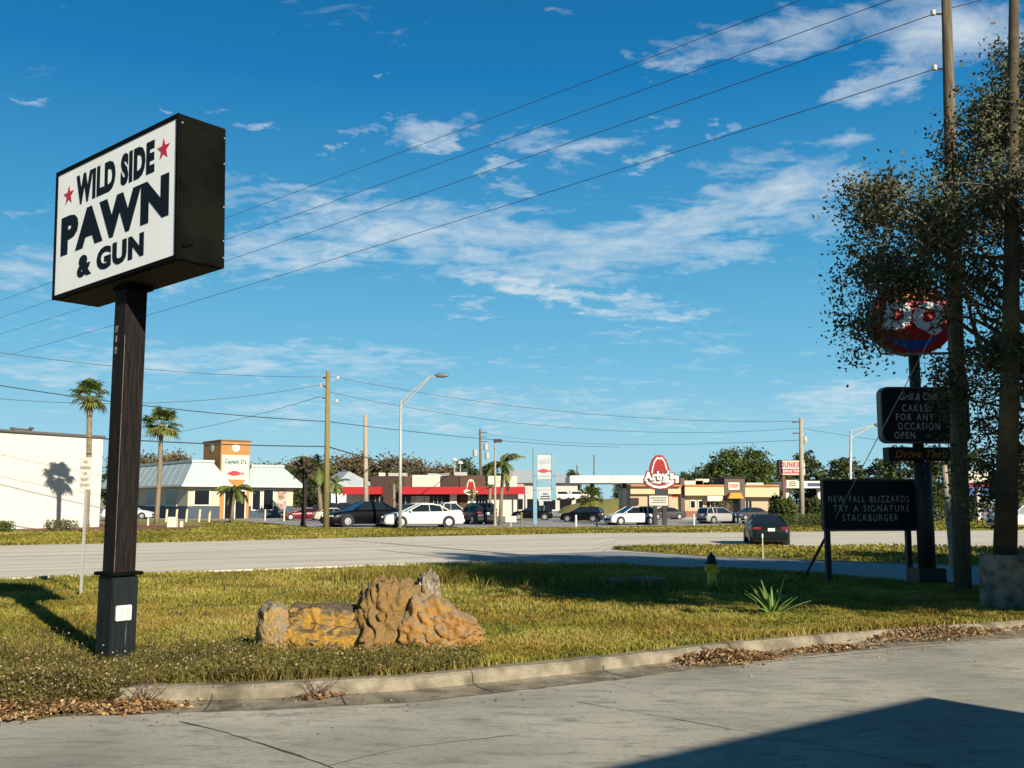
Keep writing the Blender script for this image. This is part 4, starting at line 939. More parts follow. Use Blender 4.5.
GP = 'cars parked on the shop lots'
def yb(py): return 1650/(py-HZ)
car('sedan', 'long white four-door sedan parked behind the street lamp', 422, 66, 197, 'sedan', pw, group=GP, sc=1.08)
car('sedan', 'black sedan parked nose to nose beside the long white sedan', 364, 68, 215, 'sedan', pk, group=GP, sc=1.17)
car('parked_suv', 'white sport utility car parked left of the red hat sign', 630, 73, 203, 'suv', pw, 'car', GP, .80)
car('parked_suv', 'dark blue sport utility car seen from behind, next to the white pickup truck', 477, 76, 112, 'suv', pd, 'car', GP, .95)
car('pickup_truck', 'white pickup truck parked behind the long white sedan', 447, 84, 20, 'pickup', pw, 'truck', GP, .9)
car('parked_suv', 'black sport utility car parked right of the light blue signpost', 582, 84, 160, 'suv', pk, 'car', GP, .75)
car('parked_suv', 'black sport utility car parked left of the light blue signpost', 532, 92, 175, 'suv', pk, 'car', GP, .80)
car('parked_suv', 'silver sport utility car parked before the tan shop', 719, 78, 30, 'suv', pg_, 'car', GP, .75)
car('sedan', 'dark grey sedan parked right of the silver sport utility car', 751, 92, 205, 'sedan', pb_, group=GP, sc=.80)
car('sedan', 'grey car half hidden behind the red hat sign', 665, 96, 200, 'sedan', pb_, group=GP, sc=.8)
car('coupe', 'cream white coupe parked left of the green timber pole', 336, 88, 20, 'coupe', pcm, group=GP, sc=.85)
car('coupe', 'dark red car parked beside the seafood restaurant', 303, 92, 200, 'coupe', pr, group=GP, sc=.85)
car('pickup_truck', 'black pickup truck parked behind the cream coupe', 345, 108, 195, 'pickup', pk, 'truck', GP, .9)
car('pickup_truck', 'silver pickup truck parked behind the black sedan', 372, 104, 195, 'pickup', pg_, 'truck', GP, .85)
car('parked_suv', 'dark sport utility car left of the black pickup truck', 318, 106, 195, 'suv', pk, 'car', GP, .95)
car('parked_suv', 'dark sport utility car behind the gap between black and white sedans', 403, 96, 195, 'suv', pd, 'car', GP, .9)
car('sedan', 'dark car behind the roof of the long white sedan', 432, 100, 190, 'sedan', pk, group=GP, sc=.95)
car('sedan', 'white car mostly hidden behind the pawn sign post', 128, 97, 10, 'sedan', pw, group=GP, sc=.95)
car('pickup_truck', 'white truck on the far lot right of the timber utility pole', 1027, 62, 180, 'pickup', pw, 'truck', GP, .8)

# ------------------------------------------------------------------ buildings
m_white = mat('painted_block', (.57, .55, .48), .85, col2=(.545, .525, .455), scale=.6, stretch=(.3, .3, 2))
m_cap = mat('roof_cap', (.10, .08, .075), .7)
# white block building
A_, B_ = GY(-60, 58, 0), GY(99, 67, 0); d_ = (B_-A_).normalized(); ra = math.atan2(d_.y, d_.x)
wlen = (B_-A_).length+24; o_ = B_-d_*wlen; hgt_ = zat(438.5, 67)
wb = thing('white_building', 'plain white block building with a dark roof edge at the left', 'building', (o_.x, o_.y, 0), ra)
wl_ = MB().bx(0, wlen, 0, 16, 0, hgt_).build('wall', m_white, wb)
s = MB()
for k in range(1, 5): s.bx(.02, wlen-.02, -.012, 0.0, hgt_*k/5.2, hgt_*k/5.2+.03)
s.build('course_line', mat('block_line', (.52, .50, .43), .9), wl_)
MB().bx(-.1, wlen+.1, -.12, 16.1, hgt_, hgt_+.18).build('roof_edge', m_cap, wb)
v_ = P(15, 424, 66); ac = thing('roof_fan', 'small dark roof ventilator with two arms above the white building', 'ventilator', (v_.x, v_.y+1, hgt_+.17))
MB().tube([(0, 0, 0), (0, 0, .45)], .05, 6).build('stem', m_galv, ac); MB().tube([(-.65, 0, .5), (0, 0, .45), (.65, 0, .4)], .07, 6).build('arm', m_cap, ac)
for sx in (-.65, .62): MB().lathe([(.05, -.08), (.17, -.03), (.17, .06), (.03, .12)], (sx, 0, .5), 10).build('cowl', m_cap, ac)
# seafood restaurant
m_mroof = mat('metal_roof', (.37, .435, .42), .55, col2=(.33, .395, .385), scale=1.5, metal=.0)
m_cream = mat('stucco_cream', (.46, .40, .29), .9); m_navy = mat('wainscot_navy', (.045, .065, .085), .8); m_orange = mat('stucco_orange', (.37, .18, .05), .85, col2=(.33, .16, .045), scale=1)
m_win = mat('shop_glass', (.008, .009, .011), .15, spec=.35); m_wframe = mat('white_trim', (.52, .50, .46), .6)
cn = GY(187, 98, 0); RW = R_(38)
sf = thing('seafood_restaurant', 'seafood restaurant with pale metal roof and an orange entrance tower', 'building', (cn.x, cn.y, 0), RW)
FW, DW, Hh = 14.2, 26, 3.3
def hipwall(x0, x1, y0, y1, par):
    MB().bx(x0, x1, y0, y1, 1.25, Hh).build('wall', m_cream, par); MB().bx(x0-.04, x1+.04, y0-.04, y1+.04, 0, 1.25).build('wainscot', m_navy, par)
def mansard(x0, x1, y0, y1, z0, z1, inset, par, ov=.9):
    s = MB(); a = [(x0-ov, y0-ov, z0), (x1+ov, y0-ov, z0), (x1+ov, y1+ov, z0), (x0-ov, y1+ov, z0)]; i = inset
    b = [(x0+i, y0+i, z1), (x1-i, y0+i, z1), (x1-i, y1-i, z1), (x0+i, y1-i, z1)]
    s.add(a+b, [(0, 1, 5, 4), (1, 2, 6, 5), (2, 3, 7, 6), (3, 0, 4, 7), (4, 5, 6, 7), (3, 2, 1, 0)])
    for (p0, p1, q0, q1) in ((a[0], a[1], b[0], b[1]), (a[3], a[0], b[3], b[0])):      # standing seams
        n = 14
        for k in range(1, n):
            u = Vector(p0).lerp(Vector(p1), k/n); v = Vector(q0).lerp(Vector(q1), k/n); s.tube([u+Vector((0, 0, .01)), v+Vector((0, 0, .01))], .018, 4)
    rf = s.build('roof', m_mroof, par, fixn=True)
    MB().bx(x0-ov-.02, x1+ov+.02, y0-ov-.06, y0-ov-.005, z0-.16, z0+.03).build('fascia', m_wframe, rf); MB().bx(x0-ov-.06, x0-ov-.005, y0-ov, y1+ov, z0-.16, z0+.03).build('fascia', m_wframe, rf)
    MB().bx(b[0][0]-.1, b[1][0]+.1, b[0][1]-.1, b[2][1]+.1, z1+.003, z1+.25).build('roof_curb', m_mroof, rf)
hipwall(0, 3.2, 0, DW, sf); hipwall(6.1, 11.4, .6, DW-2, sf)
mansard(0, 3.2, 0, DW, Hh, 5.55, .55, sf); mansard(6.3, 11.4, .6, DW-2, Hh, 5.25, .8, sf)
# tower
TZ = 7.75
twr = MB().bx(3.3, 6.4, .3, 5.0, 0, TZ).build('tower', m_orange, sf)
MB().bx(3.2, 6.5, .2, 5.1, TZ, TZ+.12).build('tower_cap', mat('cap_brown', (.16, .08, .04), .8), twr)
MB().bx(3.42, 6.28, .24, .298, 3.9, 6.35).build('sign_panel', mat('panel_cream', (.55, .51, .38), .6), twr)
m_teal = mat('letter_teal', (.015, .12, .13), .5); m_fish = mat('fish_red', (.36, .03, .04), .5)
text('lettering', "Captain D's", .62, m_teal, twr, (4.85, .235, 5.65), width=2.3, bold=.05)
def fish(par, cx_, cz_, L_, y, m):
    up = [(cx_-L_*.5+L_*k/10, cz_+L_*.17*math.sin(math.pi*k/10)) for k in range(11)]; dn = [(cx_+L_*.5-L_*k/10, cz_-L_*.14*math.sin(math.pi*k/10)) for k in range(1, 10)]
    s = MB().prism(up+dn+[], y, y-.03); s.prism([(cx_+L_*.42, cz_), (cx_+L_*.62, cz_+L_*.13), (cx_+L_*.58, cz_), (cx_+L_*.62, cz_-L_*.12)], y-.0, y-.035); return s.build('fish_emblem', m, par)
fish(twr, 4.75, 4.5, 1.6, .235, m_fish)
m_emb = mat('emblem_white', (.52, .49, .44), .6)
MB().lathe([(.42, .25), (.42, .297)], (4.85, 0, 7.1), 20, 'Y').build('round_emblem', m_emb, twr)
MB().lathe([(.42, 3.26), (.42, 3.297)], (0, 2.6, 7.1), 20, 'X').build('round_emblem', m_emb, twr)
MB().bx(3.8, 6.0, .26, .298, 0, 2.7).build('doorway', m_win, twr)
for x in (3.8, 4.9, 6.0): MB().bx(x-.06, x+.06, .22, .258, 0, 2.7).build('door_frame', m_wframe, twr)
MB().bx(3.75, 6.05, .2, .255, 2.72, 2.85).build('door_head', m_wframe, twr)
def window(par, x0, x1, z0, z1, y=-.06, axis='x'):
    if axis == 'x': a = MB().bx(x0-.12, x1+.12, y-.03, y+.05, z0-.12, z1+.12); b = MB().bx(x0, x1, y-.05, y-.032, z0, z1)
    else: a = MB().bx(y-.03, y+.05, x0-.12, x1+.12, z0-.12, z1+.12); b = MB().bx(y-.05, y-.032, x0, x1, z0, z1)
    f = a.build('window', m_wframe, par); b.build('pane', m_win, f)
window(sf, .65, 2.1, 1.4, 2.75, -.05); window(sf, 6.9, 7.7, .9, 2.8, .54); window(sf, 8.1, 9.1, .9, 2.85, .54); p_ = MB().bx(9.7, 10.6, .50, .55, .9, 2.85).build('window_poster', mat('poster_mix', (.45, .40, .34), .6, col2=(.20, .07, .04), scale=2.5), sf)
for a, b in ((3, 6), (9, 12), (15, 17), (20, 22)): window(sf, a, b, 1.35, 2.85, -.05, 'y')
# house with grey hip roof, and the long grey-roofed store behind
hs_ = GY(331, 150, 0); hr = thing('hip_roof_house', 'low building with a pale grey hip roof behind the parked pickups', 'building', (hs_.x, hs_.y, 0), R_(30))
m_groof = mat('grey_roof', (.34, .37, .38), .8, col2=(.28, .31, .32), scale=1); 
MB().bx(0, 8.5, 0, 12, 0, 3.2).build('wall', m_white, hr)
MB().add([(-.5, -.5, 3.2), (9, -.5, 3.2), (9, 12.5, 3.2), (-.5, 12.5, 3.2), (4.2, 4, 6.4), (4.2, 8, 6.4)], [(0, 1, 4), (1, 2, 5, 4), (2, 3, 5), (3, 0, 4, 5), (3, 2, 1, 0)]).build('roof', m_groof, hr)
gl = GY(500, 185, 0); gr_ = thing('grey_roof_store', 'long pale store with a grey sloping roof far behind the light blue sign', 'building', (gl.x, gl.y, 0), R_(2))
gw_ = GY(578, 185, 0).x-gl.x
MB().bx(0, gw_, 0, 14, 0, zat(483, 185)).build('wall', mat('store_wall', (.42, .40, .35), .9), gr_); zt = zat(483, 185)
MB().add([(-.5, -1, zt), (gw_+.5, -1, zt), (gw_-4, 6, zt+2.6), (1, 6, zt+2.6), (-.5, 15, zt), (gw_+.5, 15, zt)], [(0, 1, 2, 3), (3, 2, 5, 4), (0, 3, 4), (1, 5, 2), (0, 4, 5, 1)]).build('roof', m_groof, gr_)
MB().bx(2, gw_-10, -1.05, -1.0, zt-.9, zt-.2).build('red_sign_band', mat('faded_red', (.55, .25, .2), .7), gr_)
for k in range(6): MB().bx(2+k*3.0, 4.2+k*3.0, -.03, .0, .3, 2.2).build('window', m_win, gr_)
# grassy bank and small white vans on it
bk0 = GY(560, 150, 0); s = MB(); nx = 24
for i in range(nx+1):
    x = bk0.x+24*i/nx; e = math.sin(math.pi*i/nx)**.5
    for (yy, zz) in ((140, -.02), (146, .9*e), (152, 1.9*e), (160, 2.3*e), (172, -.02)): s.v.append((x, yy, zz))
for i in range(nx):
    for k in range(4): s.f.append((i*5+k, i*5+5+k, i*5+6+k, i*5+k+1))
struct(s.build('grass_bank', m_grassground, smooth=True), 'low grassy bank behind the fuel canopy')
for k, px in enumerate((563, 577, 590)):
    lab = ('leftmost', 'middle', 'rightmost')[k]+' of three far white vans above the grassy bank'
    v_ = GY(px, 165, 2.2); v0 = thing('van', lab, 'van', (v_.x, 164+k*.3, 1.9), R_(8), 'far white vans'); v0.scale = (.8, .8, .8)
    MB().prism([(-1.6, .4), (1.5, .4), (1.7, .9), (1.1, 1.25), (.5, 1.95), (-1.6, 1.95)], -.8, .8).build('body', pw, v0, bevel=.06)
    MB().prism([(.95, 1.3), (.45, 1.8), (-1.3, 1.8), (-1.3, 1.3)], -.82, -.801).build('window', m_glass, v0)
    for x in (-.95, .95): MB().lathe([(.33, -.83), (.33, .83)], (x, 0, .33), 12, 'Y').build('wheel', m_tyre, v0)

# hat-sign restaurant building
m_brown = mat('stucco_brown', (.055, .032, .026), .9, col2=(.048, .028, .023), scale=.8); m_brick = mat('brick_brown', (.10, .052, .036), .9, col2=(.08, .042, .03), scale=3)
m_awn = mat('awning_red', (.33, .008, .010), .7); m_pale = mat('stucco_white', (.54, .49, .39), .9)
aY = 118; aL = GY(345, aY, 0); ar = thing('red_awning_restaurant', 'flat-roofed brown restaurant with a long red awning', 'building', (aL.x, aL.y, 0), 0)
def ax(px): return GY(px, aY, 3).x-aL.x
zt, zA, zB = zat(476, aY), zat(487, aY), zat(494.3, aY)
def seg(nm, x0, x1, z0, z1, m, y0=0, y1=12, par=None): return MB().bx(ax(x0), ax(x1), y0, y1, z0, z1).build(nm, m, par or ar)
seg('wall', 370, 404, 0, zt, m_brown); seg('wall', 404, 441, 0, zt-.1, m_brick, .3); seg('wall', 441, 460, 0, zt+.05, m_brown, -.05)
seg('wall', 460, 488, 0, zt+.05, m_brick, -.2); seg('wall', 488, 517, 0, zt, m_pale, -.6, 13); seg('wall', 345, 370, 0, zB+1, m_pale, 1)
seg('wall_panel', 412, 440, zA, zt+.12, m_pale, .1, .29); seg('wall_panel', 411, 430, 0, zB-.2, m_pale, .05, .29)
aw = seg('awning', 345, 383, zB, zA, m_awn, -1.5, 0.0); aw2 = seg('awning', 403, 525, zB, zA, m_awn, -1.8, -.7)
for a, b in ((404, 411), (431, 446), (476, 487), (372, 384)): seg('window', a, b, .6, zB-.25, m_win, -.28, -.21)
for a, b in ((450, 457), (468, 476)): seg('poster', a, b, .7, 2.6, mat('poster', (.70, .42, .30), .6, col2=(.75, .70, .6), scale=1.5), -.27, -.22)
for px in (517, 524): seg('post', px, px+1.2, 0, zB, m_trim, -1.6, -1.5)
def hat(par, cx_, cz_, w, y, mw, mr, k=.02):
    """outlined tall hat with a curled brim"""
    P_ = [(-.50, -.18), (-.46, -.30), (-.22, -.42), (0, -.45), (.22, -.42), (.46, -.30), (.50, -.18), (.36, -.10), (.30, .02), (.27, .22), (.20, .45), (.08, .60), (0, .56), (-.08, .60), (-.20, .45), (-.27, .22), (-.30, .02), (-.36, -.10)]
    a = MB().prism([(cx_+x*w, cz_+z*w*1.05) for x, z in P_], y, y-k).build('hat_emblem', mw, par)
    Q_ = [(-.24, -.06), (-.20, .20), (-.13, .44), (-.06, .48), (0, .36), (.06, .48), (.13, .44), (.20, .20), (.24, -.06)]
    if w > 1.8: Q_ = [(x*.80, z*.86+.03) for x, z in P_ if z > -.05]
    MB().prism([(cx_+x*w, cz_+z*w*1.05) for x, z in Q_], y-k, y-k*2).build('hat_inner', mr, par)
    Q_ = [(-.38, -.23), (-.2, -.33), (0, -.36), (.2, -.33), (.38, -.23), (.2, -.27), (0, -.29), (-.2, -.27)]
    MB().prism([(cx_+x*w, cz_+z*w*1.05) for x, z in Q_], y-k, y-k*2).build('hat_inner', mr, par)
hat(ar, ax(471.5), zat(488.5, aY), 1.7, -1.81, m_pale, m_awn)
text('lettering', "Arby's", .42, m_awn, ar, (ax(471.5), -1.86, zat(489, aY)), width=1.0, bold=.03)
for px in (374, 505): 
    v_ = GY(px, aY+5, 0); seg('roof_vent', px, px+6, zt, zt+.5, m_pale, 4, 5)
for px, w, h in ((383, 2.2, .5), (424, 2.6, .45), (452, 1.5, .6)): x = ax(px); MB().bx(x, x+w, 5, 6.5, zt-.02, zt+h).build('roof_unit', m_galv, ar)
for px in (434, 438, 442, 479, 482, 485, 406, 376, 380): x = ax(px); MB().bx(x-.03, x+.03, -.31, -.281, .6, zB-.25).build('mullion', m_galv, ar)
for px in (381, 415, 425, 436): MB().bx(ax(px)-.02, ax(px)+.02, -.36, -.30, 0, zB).build('downpipe', m_trim, ar)
# tan doughnut shop
dY2 = 112; dL = GY(630, dY2, 0); ds = thing('tan_shop', 'tan flat-roofed shop with an orange roof line and a yellow awning', 'building', (dL.x, dL.y, 0), 0)
def dxx(px): return GY(px, dY2, 3).x-dL.x
m_tan = mat('stucco_tan', (.42, .33, .21), .9, col2=(.40, .31, .20), scale=1); m_band = mat('fascia_cream', (.50, .40, .24), .8); m_otrim = mat('trim_orange', (.42, .15, .04), .7); m_dk = mat('tower_grey', (.10, .08, .065), .9)
def sg2(nm, x0, x1, y0_, y1_, m, d0=0, d1=12, par=None): return MB().bx(dxx(x0), dxx(x1), d0, d1, 0 if y1_ is None else zat(y1_, dY2), zat(y0_, dY2)).build(nm, m, par or ds)
sg2('wall', 630, 680, 489, None, m_tan); sg2('wall', 680, 684, 478, None, m_dk, -.4); sg2('wall', 684, 775, 489, None, m_tan)
sg2('wainscot', 684, 706, 511, None, mat('wainscot_brown', (.22, .10, .06), .9), -.08, 0)
b1 = sg2('fascia', 630, 680, 486.5, 494, m_band, -.5, 0.0); b2 = sg2('fascia', 683.5, 722.5, 486.5, 495.5, m_band, -.9, -.0); b3 = sg2('fascia', 743, 777, 487.5, 497, m_band, -.9, 0.0)
for a, b in ((630, 680), (683.5, 722.5), (743, 777)): sg2('roof_trim', a, b, 484.8, 486.5, m_otrim, -1.0, .6)
tw = sg2('tower', 723, 743, 478, None, m_dk, -1.0, 5); sg2('tower_cap', 722, 744, 477, 478, m_trim, -1.2, 5.2)
sg2('sign_panel', 726.5, 737.5, 482.5, 490, m_pale, -1.06, -1.01, tw); text('lettering', "DUNKIN'", .45, m_fish, tw, (dxx(732), -1.065, zat(486, dY2)), width=1.0, bold=.02)
MB().prism([(dxx(724.5), zat(498.5, dY2)), (dxx(739.5), zat(498.5, dY2)), (dxx(737), zat(493, dY2)), (dxx(727), zat(493, dY2))], -2.0, -1.02).build('awning', mat('awning_yellow', (.55, .25, .025), .7), ds)
for a, b in ((690.5, 694.5), (698.5, 702.5)): 
    f = sg2('window', a-.8, b+.8, 500, 508.5, m_wframe, -.06, -.001); sg2('pane', a, b, 501, 507.7, m_win, -.08, -.061, f)
sg2('window', 706.5, 719, 502, 509, m_win, -.05, -.001); sg2('window', 738, 751, 501, 509, m_win, -.05, -.001); sg2('doorway', 727, 738, 499, None, m_win, -1.03, -1.001)
sg2('menu_canopy', 706, 721, 496, 501, mat('canvas_cream', (.72, .62, .42), .8), -.9, -.1)
sg2('wall_panel', 672, 679, 489, 497, m_awn, -.06, -.001)
for px, w, h in ((692, 2.2, .7), (704, 1.6, .9), (712, 1.4, .5), (757, 2.0, .45)): x = dxx(px); MB().bx(x, x+w, 5, 6.5, zat(486, dY2), zat(486, dY2)+h).build('roof_unit', m_pale, ds)
for px in (710, 714.5, 741.5, 745, 748): x = dxx(px); MB().bx(x-.03, x+.03, -.09, -.051, 1.0, 1.8).build('mullion', m_wframe, ds)
# fuel canopy
fY = 100; f0 = GY(570, fY, 0); fc = thing('fuel_canopy', 'white flat fuel station canopy on dark columns', 'canopy', (f0.x, f0.y, 0), 0)
fw = GY(679, fY, 4).x-f0.x
MB().bx(0, fw, 0, 8, zat(483, fY), zat(475.5, fY)).build('roof', m_wframe, fc, bevel=.03)
for px in (593, 625.5, 668):
    for yy in (1.2,): x = GY(px, fY, 2).x-f0.x; MB().bx(x-.19, x+.19, yy-.19, yy+.19, 0, zat(483, fY)).build('column', m_trim, fc)
f1 = GY(786, 120, 0); fc2 = thing('fuel_canopy', 'pale canopy edge with a dark stripe right of the red-lettered pole sign', 'canopy', (f1.x, f1.y, 0), 0); fw = GY(826, 120, 4).x-f1.x
c_ = MB().bx(0, fw, 0, 6, zat(488, 120), zat(481, 120)).build('roof', m_wframe, fc2); MB().bx(fw*.55, fw, -.03, 0, zat(486.3, 120), zat(483, 120)).build('stripe', mat('stripe_navy', (.03, .05, .10), .6), c_)
for px in (790, 822): x = GY(px, 120, 2).x-f1.x; MB().bx(x-.2, x+.2, 1, 1.4, 0, zat(488, 120)).build('column', m_galv, fc2)

# ------------------------------------------------------------------ far pole signs
m_blue = mat('sign_lightblue', (.11, .235, .31), .6, col2=(.14, .27, .335), scale=2)
sY = 76; s0 = GY(535, sY, 0); bs = thing('seafood_pole_sign', 'tall light blue framed pole sign with a red fish', 'sign', (s0.x, s0.y, 0), R_(6))
def sx2(px, z=5): return GY(px, sY, z).x-s0.x
MB().bx(-.14, .14, -.14, .14, 0, zat(448, sY)).build('post', m_blue, bs); x = sx2(553.5); MB().bx(x-.16, x+.16, -.14, .14, zat(500, sY), zat(454, sY)).build('post', m_blue, bs)
MB().bx(sx2(528), sx2(557), -.08, .08, zat(454, sY), zat(452.8, sY)).build('crossbar', m_blue, bs)
pnl = MB().bx(sx2(537), sx2(551.5), -.10, .10, zat(479, sY), zat(455, sY)).build('panel', mat('faded_panel', (.40, .41, .40), .6, col2=(.32, .35, .37), scale=3), bs)
text('lettering', "Captain D's", .55, mat('faded_ink', (.25, .30, .30), .7), pnl, (sx2(544), -.101, zat(462, sY)), width=1.0, bold=.03); fish(pnl, sx2(543.5), zat(471, sY), .95, -.102, m_fish)
MB().bx(sx2(537), sx2(552), -.12, .12, zat(487, sY), zat(480.5, sY)).build('lower_box', m_blue, bs)
rd = MB().bx(sx2(538), sx2(552), -.10, .10, zat(501, sY), zat(489.5, sY)).build('reader_panel', mat('reader_pale', (.34, .38, .40), .6), bs)
s = MB()
for k, w in enumerate((.25, .45, .5)): s.bx(sx2(545)-w*.8, sx2(545)+w*.8, -.106, -.101, zat(494+2.4*k, sY)-.045, zat(494+2.4*k, sY)+.045)
s.build('letter_rows', m_trim, rd)
hY = 72; h0 = GY(659, hY, 0); hs2 = thing('hat_sign', 'red hat-shaped pole sign above a white letter board', 'sign', (h0.x, h0.y, 0), R_(4))
def hx(px, z=3): return GY(px, hY, z).x-h0.x
for px in (654.5, 664): MB().bx(hx(px)-.14, hx(px)+.14, -.14, .14, 0, zat(506, hY)).build('leg', m_trim, hs2)
lb = MB().bx(hx(647.5), hx(668), -.16, .16, zat(506.5, hY), zat(494.8, hY)).build('letter_board', m_trim, hs2); MB().bx(hx(648.5), hx(667.2), -.18, -.161, zat(505.5, hY), zat(495.8, hY)).build('board_face', m_pale, lb)
s = MB()
for k, (a, b) in enumerate(((649.5, 666), (652, 665), (650.5, 665.5))): 
    x = a
    while x < b: w = .9; s.bx(hx(x), hx(min(x+w, b)), -.186, -.181, zat(498+2.3*k, hY)-.05, zat(498+2.3*k, hY)+.05); x += 1.35
s.build('letter_rows', m_trim, lb)
MB().bx(hx(655), hx(664), -.12, .12, zat(494.8, hY), zat(488, hY)).build('neck', m_trim, hs2)
m_wl = mat('sign_letter_cream', (.60, .56, .50), .5); m_rb = mat('hat_red', (.24, .008, .010), .7); m_dkr = mat('hat_dark', (.10, .012, .012), .6)
hat(hs2, hx(659.5), zat(475, hY), 2.05, -.10, m_wl, m_rb, .05)
P_ = [(-.56, -.14), (-.52, -.32), (-.25, -.48), (0, -.51), (.25, -.48), (.52, -.32), (.56, -.14), (.42, -.08), (.36, .04), (.33, .26), (.25, .50), (.10, .66), (-.10, .66), (-.25, .50), (-.33, .26), (-.36, .04), (-.42, -.08)]
MB().prism([(hx(659.5)+x*2.1, zat(475, hY)+z*2.15) for x, z in P_], -.098, .14).build('backing', m_rb, hs2)
text('letter_outline', "Arby's", 1.0, m_dkr, hs2, (hx(658.5), -.21, zat(476.8, hY)), width=2.35, bold=.11, skew=.05, depth=.03)
text('lettering', "Arby's", .84, m_wl, hs2, (hx(658.5), -.245, zat(476.8, hY)), width=2.15, bold=.045, skew=.05, depth=.02)
nY = 74; n0 = GY(787, nY, 0); ns = thing('red_letter_pole_sign', 'white pole sign with red lettering and a red lower bar on brown posts', 'sign', (n0.x, n0.y, 0), R_(4))
def nx_(px, z=4): return GY(px, nY, z).x-n0.x
m_brs = mat('sign_post_brown', (.12, .05, .04), .7)
for px in (783, 801.5): MB().bx(nx_(px)-.1, nx_(px)+.1, -.1, .1, 0, zat(475, nY)).build('post', m_brs, ns)
cb_ = MB().bx(nx_(777.5), nx_(805), -.2, .2, zat(475.5, nY), zat(460, nY)).build('cabinet', m_brs, ns); MB().bx(nx_(778.3), nx_(804.3), -.22, -.201, zat(474.8, nY), zat(460.8, nY)).build('face', m_pale, cb_)
m_rbright = mat('letter_crimson', (.33, .008, .03), .5)
text('lettering', "DUNKIN'", .46, m_rbright, cb_, ((nx_(779.5)+nx_(803))/2, -.221, zat(464.7, nY)), width=nx_(803)-nx_(779.5), bold=.05)
bar = MB().bx(nx_(780), nx_(803), -.232, -.221, zat(473.6, nY), zat(469, nY)).build('red_bar', m_rbright, cb_); text('lettering', 'DRIVE THRU', .17, m_wl, bar, ((nx_(781)+nx_(802))/2, -.2325, zat(471.3, nY)), width=1.4, bold=.02)
sb = MB().bx(nx_(785.5), nx_(797), -.12, .12, zat(487.5, nY), zat(480, nY)).build('lower_panel', m_pale, ns); s = MB()
for k in range(3): s.bx(nx_(788), nx_(795), -.126, -.121, zat(482+1.8*k, nY)-.03, zat(482+1.8*k, nY)+.03)
s.build('letter_rows', m_trim, sb)
fY2 = 88; e0 = GY(979, fY2, 0); es = thing('fuel_price_sign', 'far sign with white, red and blue panels between the two dark poles', 'sign', (e0.x, e0.y, 0))
MB().bx(-.15, .15, -.15, .15, 0, 3.6).build('post', m_galv, es); MB().bx(-.8, .95, -.14, .14, 3.0, 4.3).build('panel', m_pale, es); MB().bx(-.8, .95, -.16, -.141, 2.98, 3.35).build('red_stripe', m_rb, es); MB().bx(-.8, .95, -.14, .14, 2.2, 2.97).build('panel', mat('panel_blue', (.03, .07, .25), .6), es)

# ------------------------------------------------------------------ far poles, lamps, wires
def fpole(name, lab, px0, py0, px1, pyt, m, r0, r1, Y=None, cat='utility pole'):
    Y = Y or yb(py0); b = GY(px0, Y, 0); t_ = P(px1, pyt, Y); r = thing(name, lab, cat, (b.x, b.y, 0)); MB().tube([(0, 0, 0), t_-b], [r0, r1], 10).build('pole', m, r, smooth=True); return r, b, t_
r, b, t_ = fpole('utility_pole', 'greenish timber utility pole between the cream coupe and the black sedan', 326, 527.5, 328, 371, m_woodg, .20, .14, 64); PA = (b, t_)
for i, (dz, sxx) in enumerate(((.45, -.35), (1.0, -.35), (1.75, -.38), (1.15, 0))):
    MB().box((sxx/2, 0, (t_-b).z-dz), (abs(sxx)+.1, .08, .08)).build('bracket', m_steel, r)
for x, dz in ((.55, .45), (-.55, .95), (.52, 1.95)): 
    MB().lathe([(.03, -.12), (.1, -.06), (.07, 0), (.1, .06), (.03, .12)], (x, 0, (t_-b).z-dz), 8).build('insulator', m_ins, r); MB().tube([(0, 0, (t_-b).z-dz-.2), (x, 0, (t_-b).z-dz)], .02, 5).build('arm', m_galv, r)
fpole('concrete_pole', 'plain pale pole without wires behind the black sedan', 366, 517, 365.5, 415, m_cpole, .22, .15, 80)
r, b, t_ = fpole('utility_pole', 'distant utility pole with transformers above the red awning restaurant', 481, 512, 480, 429, m_wood, .22, .16, 150); PB = (b, t_)
for x, z in ((-.9, -3.6), (.9, -4.0), (.7, -2.7)): MB().lathe([(.35, -.5), (.38, -.4), (.38, .4), (.3, .5)], (x, 0, (t_-b).z+z), 10).build('transformer', m_galv, r)
for z in (-.5, -1.2, -1.9): MB().box((.4, 0, (t_-b).z+z), (.9, .1, .1)).build('bracket', m_steel, r)
r, b, t_ = fpole('utility_pole', 'pale utility pole just right of the red-lettered pole sign', 802, 519, 801, 418, m_cpole, .20, .14, 72); PC = (b, t_)
for z in (-.3, -1.1): MB().box((-.15, 0, (t_-b).z+z), (.6, .08, .08)).build('bracket', m_steel, r)
MB().lathe([(.14, -.25), (.18, 0), (.12, .25)], (.42, 0, (t_-b).z-1.6), 8).build('transformer', m_galv, r)
fpole('utility_pole', 'thin far pole rising behind the fuel canopy', 594, 508, 594, 455, m_wood, .18, .12, 210)
fpole('utility_pole', 'short far pole just right of the light blue sign', 577, 508, 577, 465, m_wood, .16, .12, 210)
fpole('utility_pole', 'thin pole standing above the orange tower roofs', 191, 508, 190.5, 455, m_wood, .14, .10, 180)
